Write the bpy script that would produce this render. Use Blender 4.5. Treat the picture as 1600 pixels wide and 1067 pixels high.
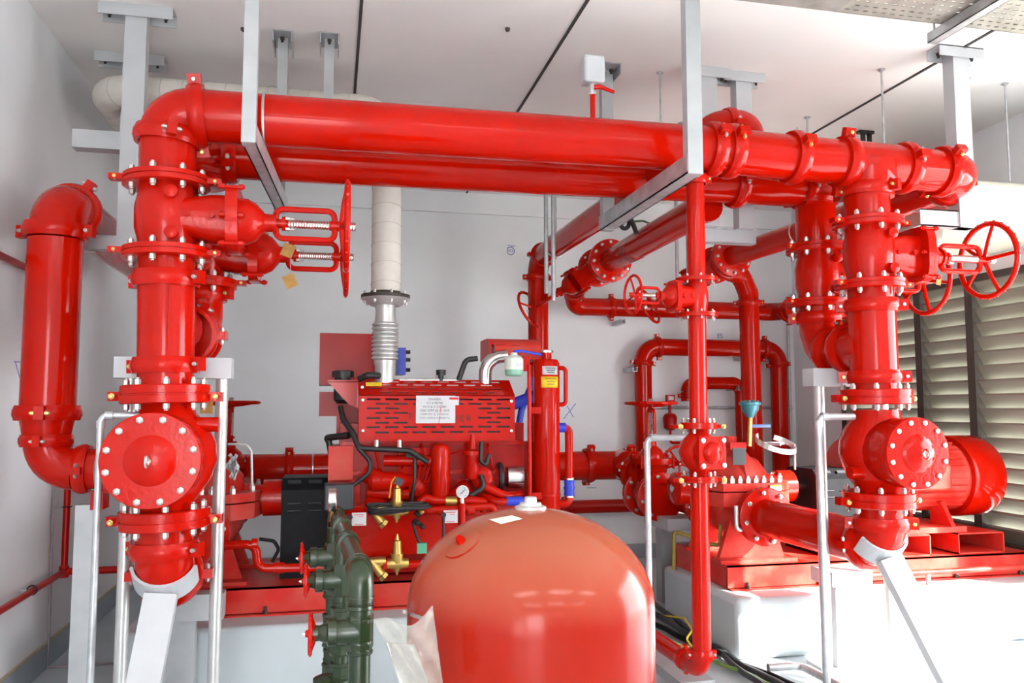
import bpy, math, random
import numpy as np
from mathutils import Vector, Matrix
random.seed(7)
S = bpy.context.scene
for o in list(bpy.data.objects): bpy.data.objects.remove(o)
# ------------------------------------------------------------------ camera
F, YAW, PIT, CH = 1270.0, math.radians(12.5), math.radians(4.7), 1.383
fw = np.array([math.sin(YAW)*math.cos(PIT), math.cos(YAW)*math.cos(PIT), math.sin(PIT)])
rt = np.array([math.cos(YAW), -math.sin(YAW), 0.0]); up = np.cross(rt, fw)
CAM = np.array([0, 0, CH])
cd = bpy.data.cameras.new('camera'); cd.sensor_fit = 'HORIZONTAL'; cd.sensor_width = 36.0
cd.lens = F*36.0/1600.0; cd.clip_start = .02
co = bpy.data.objects.new('camera', cd); S.collection.objects.link(co)
co.matrix_world = Matrix(((rt[0], up[0], -fw[0], 0), (rt[1], up[1], -fw[1], 0), (rt[2], up[2], -fw[2], CH), (0, 0, 0, 1)))
S.camera = co
# ------------------------------------------------------------------ light
S.view_settings.view_transform = 'Standard'; S.view_settings.look = 'None'
S.view_settings.gamma = 1.0; S.view_settings.use_curve_mapping = False
S.view_settings.exposure = 0.9
wd = bpy.data.worlds.new('sky'); S.world = wd; wd.use_nodes = True
bg = wd.node_tree.nodes['Background']; bg.inputs[0].default_value = (0.93, 0.96, 1.0, 1); bg.inputs[1].default_value = 9.0
sd = bpy.data.lights.new('sun', 'SUN'); sd.energy = 19.0; sd.angle = math.radians(1.5); sd.color = (1, .95, .86)
so = bpy.data.objects.new('sun', sd); S.collection.objects.link(so)
SUN_DIR = Vector((-.6, .7, -.46))
so.rotation_euler = SUN_DIR.to_track_quat('-Z', 'Y').to_euler(); so.location = (9, -4, 4)

# ------------------------------------------------------------------ pixel helpers (photo frame 1600x1067)
def ray(x, y): return rt*(x-800)/F + up*(533.5-y)/F + fw
def aY(x, y, Y): d = ray(x, y); return Vector(CAM + d*(Y/d[1]))
def aX(x, y, X): d = ray(x, y); return Vector(CAM + d*(X/d[0]))
def aZ(x, y, Z): d = ray(x, y); return Vector(CAM + d*((Z-CH)/d[2]))
def pj(p):
    d = np.array(p)-CAM; z = d@fw; return 800+F*(d@rt)/z, 533.5-F*(d@up)/z
class Line:                      # a straight pipe axis; at(y) is the point seen at photo row y
    def __init__(s, a, b): s.a, s.b = Vector(a), Vector(b); s.d = (s.b-s.a).normalized()
    def at(s, y):
        lo, hi = -.5, 1.5
        for _ in range(40):
            m = (lo+hi)/2
            if pj(s.a.lerp(s.b, m))[1] < y: lo = m
            else: hi = m
        return s.a.lerp(s.b, (lo+hi)/2)
V = Vector
X, Y, Z = V((1, 0, 0)), V((0, 1, 0)), V((0, 0, 1))

# ------------------------------------------------------------------ materials
MATS = {}
def mat(name, col, rough=.4, metal=0., var=.0, scale=6., bump=0., coat=0., dirt=None, alpha=1., trans=0., bscale=60.):
    m = bpy.data.materials.new(name); m.use_nodes = True; nt = m.node_tree; b = nt.nodes['Principled BSDF']
    b.inputs['Base Color'].default_value = (*col, 1); b.inputs['Roughness'].default_value = rough; b.inputs['Metallic'].default_value = metal
    if col[0] > 20*col[1]: b.inputs['Specular IOR Level'].default_value = .2
    if name.startswith('black_steel'): b.inputs['Specular IOR Level'].default_value = .12
    if coat: b.inputs['Coat Weight'].default_value = coat; b.inputs['Coat Roughness'].default_value = .08
    if alpha < 1: b.inputs['Alpha'].default_value = alpha
    if trans: b.inputs['Transmission Weight'].default_value = trans
    if var or bump or dirt:
        tc = nt.nodes.new('ShaderNodeTexCoord')
        if var or dirt:
            n = nt.nodes.new('ShaderNodeTexNoise'); n.inputs['Scale'].default_value = scale; n.inputs['Detail'].default_value = 6
            nt.links.new(tc.outputs['Object'], n.inputs['Vector'])
            r = nt.nodes.new('ShaderNodeValToRGB')
            d = dirt or tuple(max(0, c*(1-var)) for c in col)
            r.color_ramp.elements[0].position = .35; r.color_ramp.elements[1].position = .62
            r.color_ramp.elements[0].color = (*d, 1); r.color_ramp.elements[1].color = (*col, 1)
            nt.links.new(n.outputs['Fac'], r.inputs['Fac']); nt.links.new(r.outputs['Color'], b.inputs['Base Color'])
        if bump:
            n2 = nt.nodes.new('ShaderNodeTexNoise'); n2.inputs['Scale'].default_value = bscale; n2.inputs['Detail'].default_value = 4
            nt.links.new(tc.outputs['Object'], n2.inputs['Vector'])
            bp = nt.nodes.new('ShaderNodeBump'); bp.inputs['Strength'].default_value = bump; bp.inputs['Distance'].default_value = .004
            nt.links.new(n2.outputs['Fac'], bp.inputs['Height']); nt.links.new(bp.outputs['Normal'], b.inputs['Normal'])
    MATS[name] = m; return m
def DUSTY(m, col, dust):      # thin dust film settled on upward faces
    nt = m.node_tree; b = nt.nodes['Principled BSDF']; g = nt.nodes.new('ShaderNodeNewGeometry'); sx = nt.nodes.new('ShaderNodeSeparateXYZ')
    nt.links.new(g.outputs['Normal'], sx.inputs[0]); n = nt.nodes.new('ShaderNodeTexNoise'); n.inputs['Scale'].default_value = 4; n.inputs['Detail'].default_value = 8
    ma = nt.nodes.new('ShaderNodeMath'); ma.operation = 'MULTIPLY_ADD'; ma.inputs[1].default_value = .35; nt.links.new(n.outputs['Fac'], ma.inputs[0]); nt.links.new(sx.outputs['Z'], ma.inputs[2])
    r = nt.nodes.new('ShaderNodeValToRGB'); r.color_ramp.elements[0].position = .22; r.color_ramp.elements[1].position = .95
    r.color_ramp.elements[0].color = (*col, 1); r.color_ramp.elements[1].color = (*dust, 1)
    nt.links.new(ma.outputs[0], r.inputs['Fac']); nt.links.new(r.outputs['Color'], b.inputs['Base Color'])
RED = mat('red_pipe_paint', (.50, .0055, .0006), .11, var=.12, scale=3)
REDV = mat('red_cast_paint', (.50, .0055, .001), .15, var=.1, scale=9, bump=.25)
REDD = mat('dark_red_paint', (.40, .004, .002), .3, var=.2, scale=6)
REDS = mat('dusty_red_paint', (.58, .014, .008), .38, var=.2, scale=5, dirt=(.56, .07, .05))
TANK = mat('tank_orange_red_paint', (.30, .010, .002), .16, var=.12, scale=2.5)
DUSTY(TANK, (.31, .010, .002), (.34, .085, .045))
GALV = mat('galvanised_steel', (.56, .58, .60), .42, .6, var=.25, scale=14)
CHAN = mat('grey_painted_channel', (.43, .44, .45), .45, .25, var=.12, scale=8)
STEEL = mat('bright_steel', (.72, .71, .68), .25, 1.)
BOLT = mat('zinc_bolt', (.50, .48, .45), .32, .8)
BRASS = mat('brass', (.62, .42, .12), .33, .85, var=.2, scale=20)
GOLD = mat('yellow_zinc_bolt', (.62, .46, .16), .35, .8)
BLACK = mat('black_rubber', (.012, .012, .013), .45)
BLKP = mat('black_steel_paint', (.008, .008, .010), .5, var=.3, scale=20)
DARK = mat('dark_charcoal', (.03, .035, .04), .5)
GREEN = mat('dark_green_paint', (.016, .034, .012), .25, var=.35, scale=14, dirt=(.028, .042, .02))
BLUE = mat('blue_hose', (.02, .05, .55), .4)
TEAL = mat('teal_paint', (.03, .17, .21), .35)
ALU = mat('silver_paint', (.62, .62, .61), .38, .55, var=.12, scale=10)
WRAP = mat('white_lagging_cloth', (.72, .68, .62), .85, var=.08, scale=12, bump=.4, bscale=25)
RUST = mat('rusty_black_flange', (.05, .038, .03), .6, var=.5, scale=20)
PAPER = mat('white_paper', (.58, .58, .60), .6)
YEL = mat('yellow_sticker', (.80, .56, .02), .5)
INK = mat('dark_ink', (.02, .02, .022), .6)
INKG = mat('grey_ink', (.07, .075, .08), .6)
INKR = mat('red_ink', (.65, .03, .04), .6)
INKB = mat('blue_pen', (.10, .14, .45), .7)
TAG = mat('tan_card', (.46, .24, .06), .7, var=.25, scale=30)
PLAS = mat('clear_plastic_film', (.50, .47, .42), .25, alpha=.36, bump=.5, bscale=18)
BOTT = mat('white_translucent_plastic', (.68, .74, .66), .4)
COOL = mat('green_coolant', (.22, .46, .33), .35)
WALL = mat('white_wall_paint', (.86, .88, .90), .75, var=.06, scale=1.6, bump=.15, bscale=30)
CEIL = mat('white_ceiling_paint', (.89, .87, .85), .85, var=.05, scale=1.2)
FLOOR = mat('pale_blue_floor_paint', (.50, .57, .60), .3, var=.12, scale=2.2)
SKIRT = mat('blue_grey_skirting_paint', (.34, .41, .46), .45, var=.12, scale=4)
PLINTH = mat('white_plinth_paint', (.48, .53, .55), .55, var=.08, scale=2.5)
WHITE = mat('white_steel_paint', (.50, .51, .53), .45, var=.08, scale=7)
LOUV = mat('olive_grey_louvre', (.25, .245, .20), .4, .3)
MULL = mat('dark_brown_mullion', (.055, .047, .04), .5)
CRACK = mat('dark_joint', (.05, .045, .045), .9)
TRAYM = mat('perforated_tray_steel', (.42, .40, .35), .5, .4, var=.25, scale=9)
DUCTM = mat('cream_duct_wrap', (.55, .53, .44), .5, var=.07, scale=3, bump=.4, bscale=8)
FILL_LAMP = bpy.data.materials.new('fill_diffuser'); FILL_LAMP.use_nodes = True
_b = FILL_LAMP.node_tree.nodes['Principled BSDF']; _b.inputs['Emission Color'].default_value = (1, .98, .94, 1); _b.inputs['Emission Strength'].default_value = 6  # glowing face of the added fill lamps

# ------------------------------------------------------------------ mesh builder
WO = {}
def perp(a):
    a = V(a).normalized(); h = Z if abs(a.z) < .9 else X
    u = a.cross(h).normalized(); return u, a.cross(u).normalized()
class MB:
    def __init__(s): s.v, s.f = [], []
    def ring(s, c, u, w, r, n, ph=0.):
        i = len(s.v)
        for k in range(n):
            t = 2*math.pi*k/n+ph; s.v.append(c+u*(r*math.cos(t))+w*(r*math.sin(t)))
        return i
    def link(s, i, j, n):
        for k in range(n): s.f.append((i+k, i+(k+1) % n, j+(k+1) % n, j+k))
    def lathe(s, c, a, prof, n=20, caps=True, u=None):
        c, a = V(c), V(a).normalized(); uu, w = perp(a)
        if u is not None: uu = V(u).normalized(); w = a.cross(uu)
        rs = [s.ring(c+a*t, uu, w, max(r, 1e-4), n) for t, r in prof]
        for i, j in zip(rs, rs[1:]): s.link(j, i, n)
        if caps:
            s.f.append(tuple(rs[0]+k for k in range(n))); s.f.append(tuple(rs[-1]+n-1-k for k in range(n)))
        return s
    def cyl(s, p, q, r, r2=None, n=16):
        p, q = V(p), V(q); L = (q-p).length
        return s.lathe(p, q-p, [(0, r), (L, r if r2 is None else r2)], n)
    def tube(s, pts, r, n=12, closed=False):
        pts = [V(p) for p in pts]; m = len(pts); R = r if isinstance(r, (list, tuple)) else [r]*m
        def tan(i):
            if closed: return (pts[(i+1) % m]-pts[i-1]).normalized()
            return (pts[min(i+1, m-1)]-pts[max(i-1, 0)]).normalized()
        u, w = perp(tan(0)); rs = []
        for i in range(m):
            t = tan(i); u = (u-t*u.dot(t)).normalized(); w = t.cross(u); rs.append(s.ring(pts[i], u, w, R[i], n))
        for i, j in zip(rs, rs[1:]): s.link(i, j, n)
        if closed: s.link(rs[-1], rs[0], n)
        else:
            s.f.append(tuple(rs[0]+n-1-k for k in range(n))); s.f.append(tuple(rs[-1]+k for k in range(n)))
        return s
    def hexa(s, P):      # 8 corners: bottom 4, top 4
        i = len(s.v); s.v += [V(p) for p in P]
        for q in ((3, 2, 1, 0), (4, 5, 6, 7), (0, 1, 5, 4), (1, 2, 6, 5), (2, 3, 7, 6), (3, 0, 4, 7)): s.f.append(tuple(i+k for k in q))
        return s
    def box(s, c, sz, R=None):
        c = V(c); P = []
        for dz in (-.5, .5):
            for dx, dy in ((-.5, -.5), (.5, -.5), (.5, .5), (-.5, .5)):
                d = V((dx*sz[0], dy*sz[1], dz*sz[2])); P.append(c+(R @ d if R else d))
        return s.hexa(P)
    def bb(s, a, b):
        a, b = V(a), V(b); return s.box((a+b)/2, [abs(b[i]-a[i]) for i in range(3)])
    def prism(s, poly, ex):
        ex = V(ex); n = len(poly); i = len(s.v); s.v += [V(p) for p in poly]+[V(p)+ex for p in poly]
        s.f.append(tuple(i+n-1-k for k in range(n))); s.f.append(tuple(i+n+k for k in range(n)))
        for k in range(n): s.f.append((i+k, i+(k+1) % n, i+n+(k+1) % n, i+n+k))
        return s
    def bar(s, p, q, w, h, upv=Z):   # rectangular bar
        p, q = V(p), V(q); a = (q-p).normalized(); u = a.cross(V(upv))
        u = (perp(a)[0] if u.length < 1e-3 else u.normalized()); t = u.cross(a)
        return s.hexa([p-u*w/2-t*h/2, p+u*w/2-t*h/2, q+u*w/2-t*h/2, q-u*w/2-t*h/2, p-u*w/2+t*h/2, p+u*w/2+t*h/2, q+u*w/2+t*h/2, q-u*w/2+t*h/2])
    def chan(s, p, q, w, h, open_dir, t=.005):  # C channel: web + two lips, open towards open_dir
        p, q, o = V(p), V(q), V(open_dir).normalized(); a = (q-p).normalized(); o = (o-a*o.dot(a)).normalized(); u = a.cross(o)
        def slab(c0, wu, wo):
            P = []
            for e in (p, q):
                for su, sv in ((-1, -1), (1, -1), (1, 1), (-1, 1)): P.append(e+c0+u*(su*wu/2)+o*(sv*wo/2))
            s.hexa(P)
        slab(o*(-h/2+t/2), w, t); slab(u*(w/2-t/2), t, h); slab(-u*(w/2-t/2), t, h)
        return s
    def torus(s, c, a, R, r, n=36, m=8):
        u, w = perp(a); return s.tube([V(c)+u*(R*math.cos(2*math.pi*k/n))+w*(R*math.sin(2*math.pi*k/n)) for k in range(n)], r, m, True)
    def build(s, name, m, parent=None, loc=None, sharp=38):
        org = V(loc) if loc is not None else (V((0, 0, 0)) if parent is None else WO[parent.name].copy())
        me = bpy.data.meshes.new(name); me.from_pydata([tuple(v-org) for v in s.v], [], s.f); me.update()
        bmfix(me); me.shade_smooth(); me.set_sharp_from_angle(angle=math.radians(sharp))
        me.materials.append(m); o = bpy.data.objects.new(name, me); S.collection.objects.link(o)
        if parent is not None: o.parent = parent; o.location = org-WO[parent.name]
        else: o.location = org
        WO[o.name] = org; return o
import bmesh
def bmfix(me):
    bm = bmesh.new(); bm.from_mesh(me); bmesh.ops.recalc_face_normals(bm, faces=bm.faces); bm.to_mesh(me); bm.free()
def T(name, label, cat, loc, group=None):
    o = bpy.data.objects.new(name, None); o.empty_display_size = .05; S.collection.objects.link(o); o.location = V(loc)
    o['label'] = label; o['category'] = cat
    if group: o['group'] = group
    WO[o.name] = V(loc); return o
def tag(o, label, cat, group=None):
    o['label'] = label; o['category'] = cat
    if group: o['group'] = group
    return o
def struct(o, label=None):
    o['kind'] = 'structure'
    if label: o['label'] = label
    return o
def lab(o, l): o['label'] = l; return o
_cache = {}
def inst(name, key, maker, m, parent, loc, axis):
    k = (key, m.name)
    if k not in _cache:
        mb = MB(); maker(mb); o = mb.build(name, m, None, (0, 0, 0)); _cache[k] = o.data
        bpy.data.objects.remove(o)
    o = bpy.data.objects.new(name, _cache[k]); S.collection.objects.link(o); o.parent = parent
    o.location = V(loc)-WO[parent.name]; o.rotation_euler = V(axis).to_track_quat('Z', 'Y').to_euler(); WO[o.name] = V(loc); return o
def bolt(parent, c, a, r=.013, h=.02, stud=.018, m=None, name='bolt'):     # nut standing on a face, axis a
    def mk(b):
        b.lathe((0, 0, 0), Z, [(0, r), (h*.9, r), (h, r*.86)], 6); b.lathe((0, 0, h), Z, [(0, r*.6), (stud, r*.6), (stud+r*.15, r*.42)], 8)
    return inst(name, ('b', r, h, stud), mk, m or BOLT, parent, c, a)
def stud(parent, c, a, L, r=.013, m=None):                                # stud through a flange pair, nut at both ends
    def mk(b):
        for sg in (1, -1):
            b.lathe((0, 0, sg*L/2), Z*sg, [(0, r), (r*1.5, r), (r*1.6, r*.8)], 6)
        b.lathe((0, 0, -L/2-r*2.1), Z, [(0, r*.6), (L+r*4.2, r*.6)], 8)
    return inst('bolt', ('s', round(L, 4), r), mk, m or BOLT, parent, c, a)

# ------------------------------------------------------------------ pipe fittings
def fillet(pts, R, n=9):
    pts = [V(p) for p in pts]; out = []; arcs = []
    for i, p in enumerate(pts):
        if i in (0, len(pts)-1): out.append(('p', p)); continue
        a = (pts[i-1]-p).normalized(); b = (pts[i+1]-p).normalized(); ang = a.angle(b)
        if ang > 3.1: out.append(('p', p)); continue
        Ri = R[i-1] if isinstance(R, (list, tuple)) else R
        Ri = min(Ri, .49*math.tan(ang/2)*min((pts[i-1]-p).length, (pts[i+1]-p).length)*(1 if len(pts) > 3 else 2))
        t = Ri/math.tan(ang/2); s0 = p+a*t; s1 = p+b*t; cen = p+(a+b).normalized()*(Ri/math.sin(ang/2))
        v0 = s0-cen; v1 = s1-cen; th = v0.angle(v1); arc = []
        for k in range(n+1):
            f = k/n; arc.append(cen+(v0*math.sin((1-f)*th)+v1*math.sin(f*th))/math.sin(th))
        out.append(('a', arc))
    return out
def path(pts, R, n=9):
    o = []
    for k, q in fillet(pts, R, n): o += [q] if k == 'p' else q
    return o
def run(parent, pts, r, R, m=RED, n=24, nm='pipe', el='elbow', cpl=None):
    """straight pipes and elbows as separate parts; cpl = coupling ear direction puts a coupling at each joint"""
    fs = fillet(pts, R); last = None; ends = []
    for k, q in fs:
        s0 = q if k == 'p' else q[0]
        if last is not None and (s0-last).length > 1e-3: MB().cyl(last, s0, r, n=n).build(nm, m, parent)
        if k == 'a':
            MB().tube(q, r*1.02, n).build(el, m, parent)
            ends.append((q[0], (q[1]-q[0]).normalized())); ends.append((q[-1], (q[-1]-q[-2]).normalized()))
        last = q if k == 'p' else q[-1]
    if cpl is not None:
        for c, a in ends: coupling(parent, c, a, r, cpl)
    return ends
def coupling(parent, c, a, r, ear=X, w=None, m=None, name='coupling'):
    c, a = V(c), V(a).normalized(); ear = V(ear); ear = ear-a*ear.dot(a)
    if ear.length < .1: ear = perp(a)[0]
    ear.normalize(); t = a.cross(ear); w = w or .065*max(.7, r/.11); R1 = r*1.19; m = m or REDV
    b = MB(); b.lathe(c-a*w/2, a, [(0, r*1.0), (0, R1*.97), (w*.2, R1), (w*.32, R1*1.03), (w*.68, R1*1.03), (w*.8, R1), (w, R1*.97), (w, r)], 28, False)
    e = r*.30
    for sg in (1, -1):
        cc = c+ear*sg*(R1+e*.42)
        P = []
        for tt in (-1, 1):
            for q in ((-1, -1), (1, -1), (1, 1), (-1, 1)): P.append(cc+ear*(sg*q[0]*e*.75)+a*(q[1]*w*.42)+t*(tt*e*.55))
        b.hexa(P)
    o = b.build(name, m, parent)
    for sg in (1, -1):
        stud(o, c+ear*sg*(R1+e*.5), t, e*1.15, max(.006, r*.085), GOLD if random.random() < .3 else BOLT)
    return o
def flange(parent, c, a, R, t=.05, n=8, r=.11, ear=None, ph=.2, m=None, br=.013, name='flange', back=True):
    c, a = V(c), V(a).normalized(); u, w = perp(a); m = m or REDV
    b = MB(); b.lathe(c-a*t/2, a, [(0, r), (0, R*.97), (t*.06, R), (t*.44, R), (t*.46, R*.96), (t*.54, R*.96), (t*.56, R), (t*.94, R), (t, R*.97), (t, r)], 36, False)
    if ear is not None:
        ear = V(ear).normalized(); q = a.cross(ear)
        for sg in (1, -1): b.bar(c+ear*sg*(R-.01)-q*.02+a*t*.12, c+ear*sg*(R+.045)-q*.02+a*t*.12, .05, t*.5, a)
    o = b.build(name, m, parent)
    for k in range(n):
        th = 2*math.pi*(k+.5)/n+ph; stud(o, c+(u*math.cos(th)+w*math.sin(th))*(R*.84), a, t+.002, br)
    if ear is not None:
        for sg in (1, -1): bolt(o, c+ear*sg*(R+.022)-a.cross(ear)*.02*0-Y*.03+a*t*.12, -Y, .013, .012, .004, GOLD)
    return o
def wheel(parent, c, a, R, r=.014, spokes=5, dish=.03, m=None, name='handwheel', ph=.3):
    c, a = V(c), V(a).normalized(); u, w = perp(a); b = MB(); b.torus(c, a, R, r, 40, 10)
    hub = c-a*dish
    b.lathe(hub-a*.02, a, [(0, r*1.6), (.045, r*1.7), (.05, r*1.3)], 14)
    for k in range(spokes):
        th = 2*math.pi*k/spokes+ph; d = u*math.cos(th)+w*math.sin(th)
        b.tube([hub+d*r, hub+d*R*.5+a*dish*.3, c+d*(R-r*.3)], [r*.85, r*.75, r*.7], 8)
    for k in range(24):            # knurled grip
        th = 2*math.pi*k/24; d = u*math.cos(th)+w*math.sin(th); b.box(c+d*(R+r*.75), (r*.8,)*3)
    o = b.build(name, m or RED, parent); bolt(o, hub+a*.03, a, r*.8, r*.7, r*.5, STEEL, 'hub_nut'); return o
def gate(label, c, a, bd, r, L, reach, WR, nm='gate_valve', fl=True, fR=None, spokes=5, tagc=False, group=None, open_=1., ears=None, wph=.3):
    """outside-screw gate valve: pipe axis a, bonnet direction bd, half face-to-face L, axis-to-wheel reach"""
    c, a, bd = V(c), V(a).normalized(), V(bd).normalized(); s = a.cross(bd).normalized(); k = reach/.72
    t = T(nm, label, 'valve', c, group)
    b = MB(); b.lathe(c-a*L, a, [(0, r*.98), (L*.35, r*1.02), (L*.7, r*1.13), (L*1.3, r*1.13), (L*1.65, r*1.02), (2*L, r*.98)], 28)
    # wedge chamber: rounded flat box growing to the bonnet flange
    hw, ht = L*.68, r*1.0
    sec = []
    for d, ww, tt in ((0, hw*.8, ht*.95), (reach*.12, hw*.82, ht*.95), (reach*.25, hw*.98, ht*.85), (reach*.345, hw*1.0, ht*.85)):
        rg = []
        for q in range(20):
            th = 2*math.pi*q/20; cx, sx = math.cos(th), math.sin(th)
            rg.append(c+bd*d+a*(ww*math.copysign(abs(cx)**.55, cx))+s*(tt*math.copysign(abs(sx)**.7, sx)))
        i = len(b.v); b.v += rg; sec.append(i)
    for i, j in zip(sec, sec[1:]): b.link(i, j, 20)
    for d in (.13, .26):
        b.lathe(c+bd*(reach*d)-s*0-a*0, s, [(-ht*1.03, .012), (ht*1.03, .012)], 8)
    o = b.build('body', REDV, t)
    for sg in (1, -1):                                     # cast drain bosses
        bo = MB(); bo.lathe(c+a*sg*L*.55-s*r*1.0+bd*r*.35, -s if (-s).y < 0 else s, [(0, .026), (.03, .026), (.034, .018)], 14).build('boss', REDV, t)
    if fl:
        for sg in (1, -1): flange(t, c+a*sg*L, a, fR or r*1.55, r*.42, 8, r*.9, ears, br=r*.115)
    # bonnet flange
    fb = MB(); poly = []
    for q in range(24):
        th = 2*math.pi*q/24; cx, sx = math.cos(th), math.sin(th)
        poly.append(c+bd*reach*.335+a*(hw*1.32*math.copysign(abs(cx)**.5, cx))+s*(ht*1.28*math.copysign(abs(sx)**.5, sx)))
    fb.prism(poly, bd*reach*.065); fo = fb.build('bonnet_flange', REDV, t)
    for q in ((-1, -1), (1, -1), (1, 1), (-1, 1), (0, -1), (0, 1)):
        stud(fo, c+bd*reach*.367+a*(hw*1.14*q[0])+s*(ht*1.1*q[1]), bd, reach*.075, r*.11, REDV)
    b = MB(); h0 = reach*.385
    b.lathe(c+bd*h0, bd, [(0, hw*.96), (reach*.05, hw*.94), (reach*.10, hw*.78), (reach*.135, hw*.5), (reach*.15, hw*.38), (reach*.195, hw*.36), (reach*.195, hw*.44), (reach*.215, hw*.44)], 24)
    b.build('bonnet', REDV, t)
    y0, y1, yh, yr = reach*.595, reach*.93, hw*.62, hw*.10
    pts = path([c+bd*y0, c+bd*y0+a*yh, c+bd*y1+a*yh, c+bd*y1-a*yh, c+bd*y0-a*yh, c+bd*y0], yr*3, 5)
    b = MB(); b.tube(pts, yr*1.25, 8); b.lathe(c+bd*(y1-.02*k), bd, [(0, hw*.2), (.05*k, hw*.2)], 14); b.build('yoke', REDV, t)
    g = MB(); g.lathe(c+bd*reach*.60, bd, [(0, hw*.2), (reach*.03, hw*.2), (reach*.03, hw*.3), (reach*.05, hw*.3), (reach*.05, hw*.16), (reach*.07, hw*.16)], 12); g.build('gland', REDV, t)
    for sg in (1, -1): bolt(t, c+bd*reach*.65+a*sg*hw*.22, bd, r*.08, .016*k, .02*k, BOLT, 'gland_bolt')
    st = MB(); prof = []; n = 26; l0, l1 = reach*.66, reach*(1.0+.06*open_)
    for i in range(n):
        prof += [(l0+(l1-l0)*i/n, hw*.155), (l0+(l1-l0)*(i+.5)/n, hw*.19)]
    st.lathe(c, bd, prof, 10); st.build('stem', STEEL, t)
    nb = MB(); nb.lathe(c+bd*reach*.905, bd, [(0, hw*.16), (reach*.02, hw*.17)], 12); nb.build('stem_nut', BRASS, t)
    wheel(t, c+bd*reach, bd, WR, WR*.072, spokes, reach*.03, ph=wph)
    return t
def check(label, lt, ytop, ybot, r, off, CR, face=-Y, R=.19):
    """swing check valve in a vertical line with a round bolted cover facing `face`"""
    p0, p1 = lt.at(ytop), lt.at(ybot); c = (p0+p1)/2; H = (p1-p0).length; d = (p1-p0).normalized()
    t = T('check_valve', label, 'valve', p1)
    b = MB(); b.lathe(p0, d, [(0, r*1.0), (H*.1, r*1.05), (H*.22, R*.86), (H*.38, R*1.02), (H*.55, R*1.04), (H*.72, R*.92), (H*.86, r*1.22), (H*.93, r*1.05), (H, r)], 32)
    b.lathe(c, face, [(0, CR*.93), (off*.55, CR*.93), (off*.62, CR*.99), (off, CR*.99)], 36)
    b.build('body', REDV, t)
    cc = c+face*off; b = MB()
    b.lathe(cc, face, [(0, CR*.95), (.003, CR), (.026, CR), (.03, CR*.985), (.031, CR*.53), (.036, CR*.5), (.05, CR*.3), (.056, CR*.05)], 44)
    co_ = b.build('cover', REDV, t); u, w = perp(face)
    for k in range(12):
        th = 2*math.pi*(k+.5)/12; bolt(co_, cc+face*.03+(u*math.cos(th)+w*math.sin(th))*CR*.87, face, CR*.075, CR*.06, .001)
    e = MB(); e.torus(cc+face*.085, X, CR*.12, CR*.035, 18, 8); e.lathe(cc+face*.05, face, [(0, CR*.05), (.012, CR*.05)], 10); e.build('eye_bolt', STEEL, t)
    for z_ in (.25, -.3):
        sd_ = MB(); sd_.lathe(c+d*(H*z_)+X*R*.95*(-1 if z_ > 0 else 1)-Y*.05, X*(-1 if z_ > 0 else 1), [(-.06, .03), (.03, .03), (.03, .022)], 14)
        sd_.build('side_boss', REDV, t)
    return t
def stand(label, base, top, pipe_r, w=.075, beam=None, m=None):
    t = T('pipe_support', label, 'support', base); b = MB(); b.bar(V(base), V(top), w, w*.55, Y); b.build('post', m or CHAN, t)
    return t
def text(body, size, m, parent, loc, xdir, ydir, name='lettering', align='CENTER', ext=.0004):
    cu = bpy.data.curves.new(name, 'FONT'); cu.body = body; cu.size = size; cu.extrude = ext; cu.align_x = align; cu.align_y = 'CENTER'
    o = bpy.data.objects.new(name, cu); S.collection.objects.link(o); bpy.context.view_layer.update()
    me = bpy.data.meshes.new_from_object(o.evaluated_get(bpy.context.evaluated_depsgraph_get())); bpy.data.objects.remove(o)
    me.materials.clear(); me.materials.append(m); o = bpy.data.objects.new(name, me); S.collection.objects.link(o)
    xd, yd = V(xdir).normalized(), V(ydir).normalized(); zd = xd.cross(yd)
    M = Matrix((xd, yd, zd)).transposed().to_4x4(); M.translation = V(loc)-(WO[parent.name] if parent else V((0, 0, 0)))
    if parent: o.parent = parent
    o.matrix_basis = M; WO[o.name] = V(loc); return o
#==PART2==
# ------------------------------------------------------------------ the room
XL, XR, YB, YF, ZC = -1.47, 4.47, 7.25, -3.5, 3.35
struct(MB().bb((XL-.2, YF-.2, -.2), (XR+.2, YB+.2, 0)).build('floor', FLOOR))
struct(MB().bb((XL-.2, YF-.2, ZC), (XR+.2, YB+.2, ZC+.2)).build('ceiling', CEIL))
struct(MB().bb((XL-.2, YB, 0), (XR+.2, YB+.2, ZC)).build('wall_back', WALL))
struct(MB().bb((XL-.2, YF, 0), (XL, YB, ZC)).build('wall_left', WALL))
# right wall: solid around the louvred opening
LY0, LY1, LZ0, LZ1 = 3.88, 6.45, .42, 2.33
DY0, DY1, DZ = 1.2, 3.65, 2.45                              # open side door in the right wall, beside the camera
w = MB(); w.bb((XR, DY1, 0), (XR+.2, YB, LZ0)); w.bb((XR, DY1, LZ1), (XR+.2, YB, ZC)); w.bb((XR, YF, DZ), (XR+.2, DY1, ZC)); w.bb((XR, LY1, LZ0), (XR+.2, YB, LZ1)); w.bb((XR, DY1, LZ0), (XR+.2, LY0, LZ1)); w.bb((XR, YF, 0), (XR+.2, DY0, DZ))
struct(w.build('wall_right', WALL))
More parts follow.
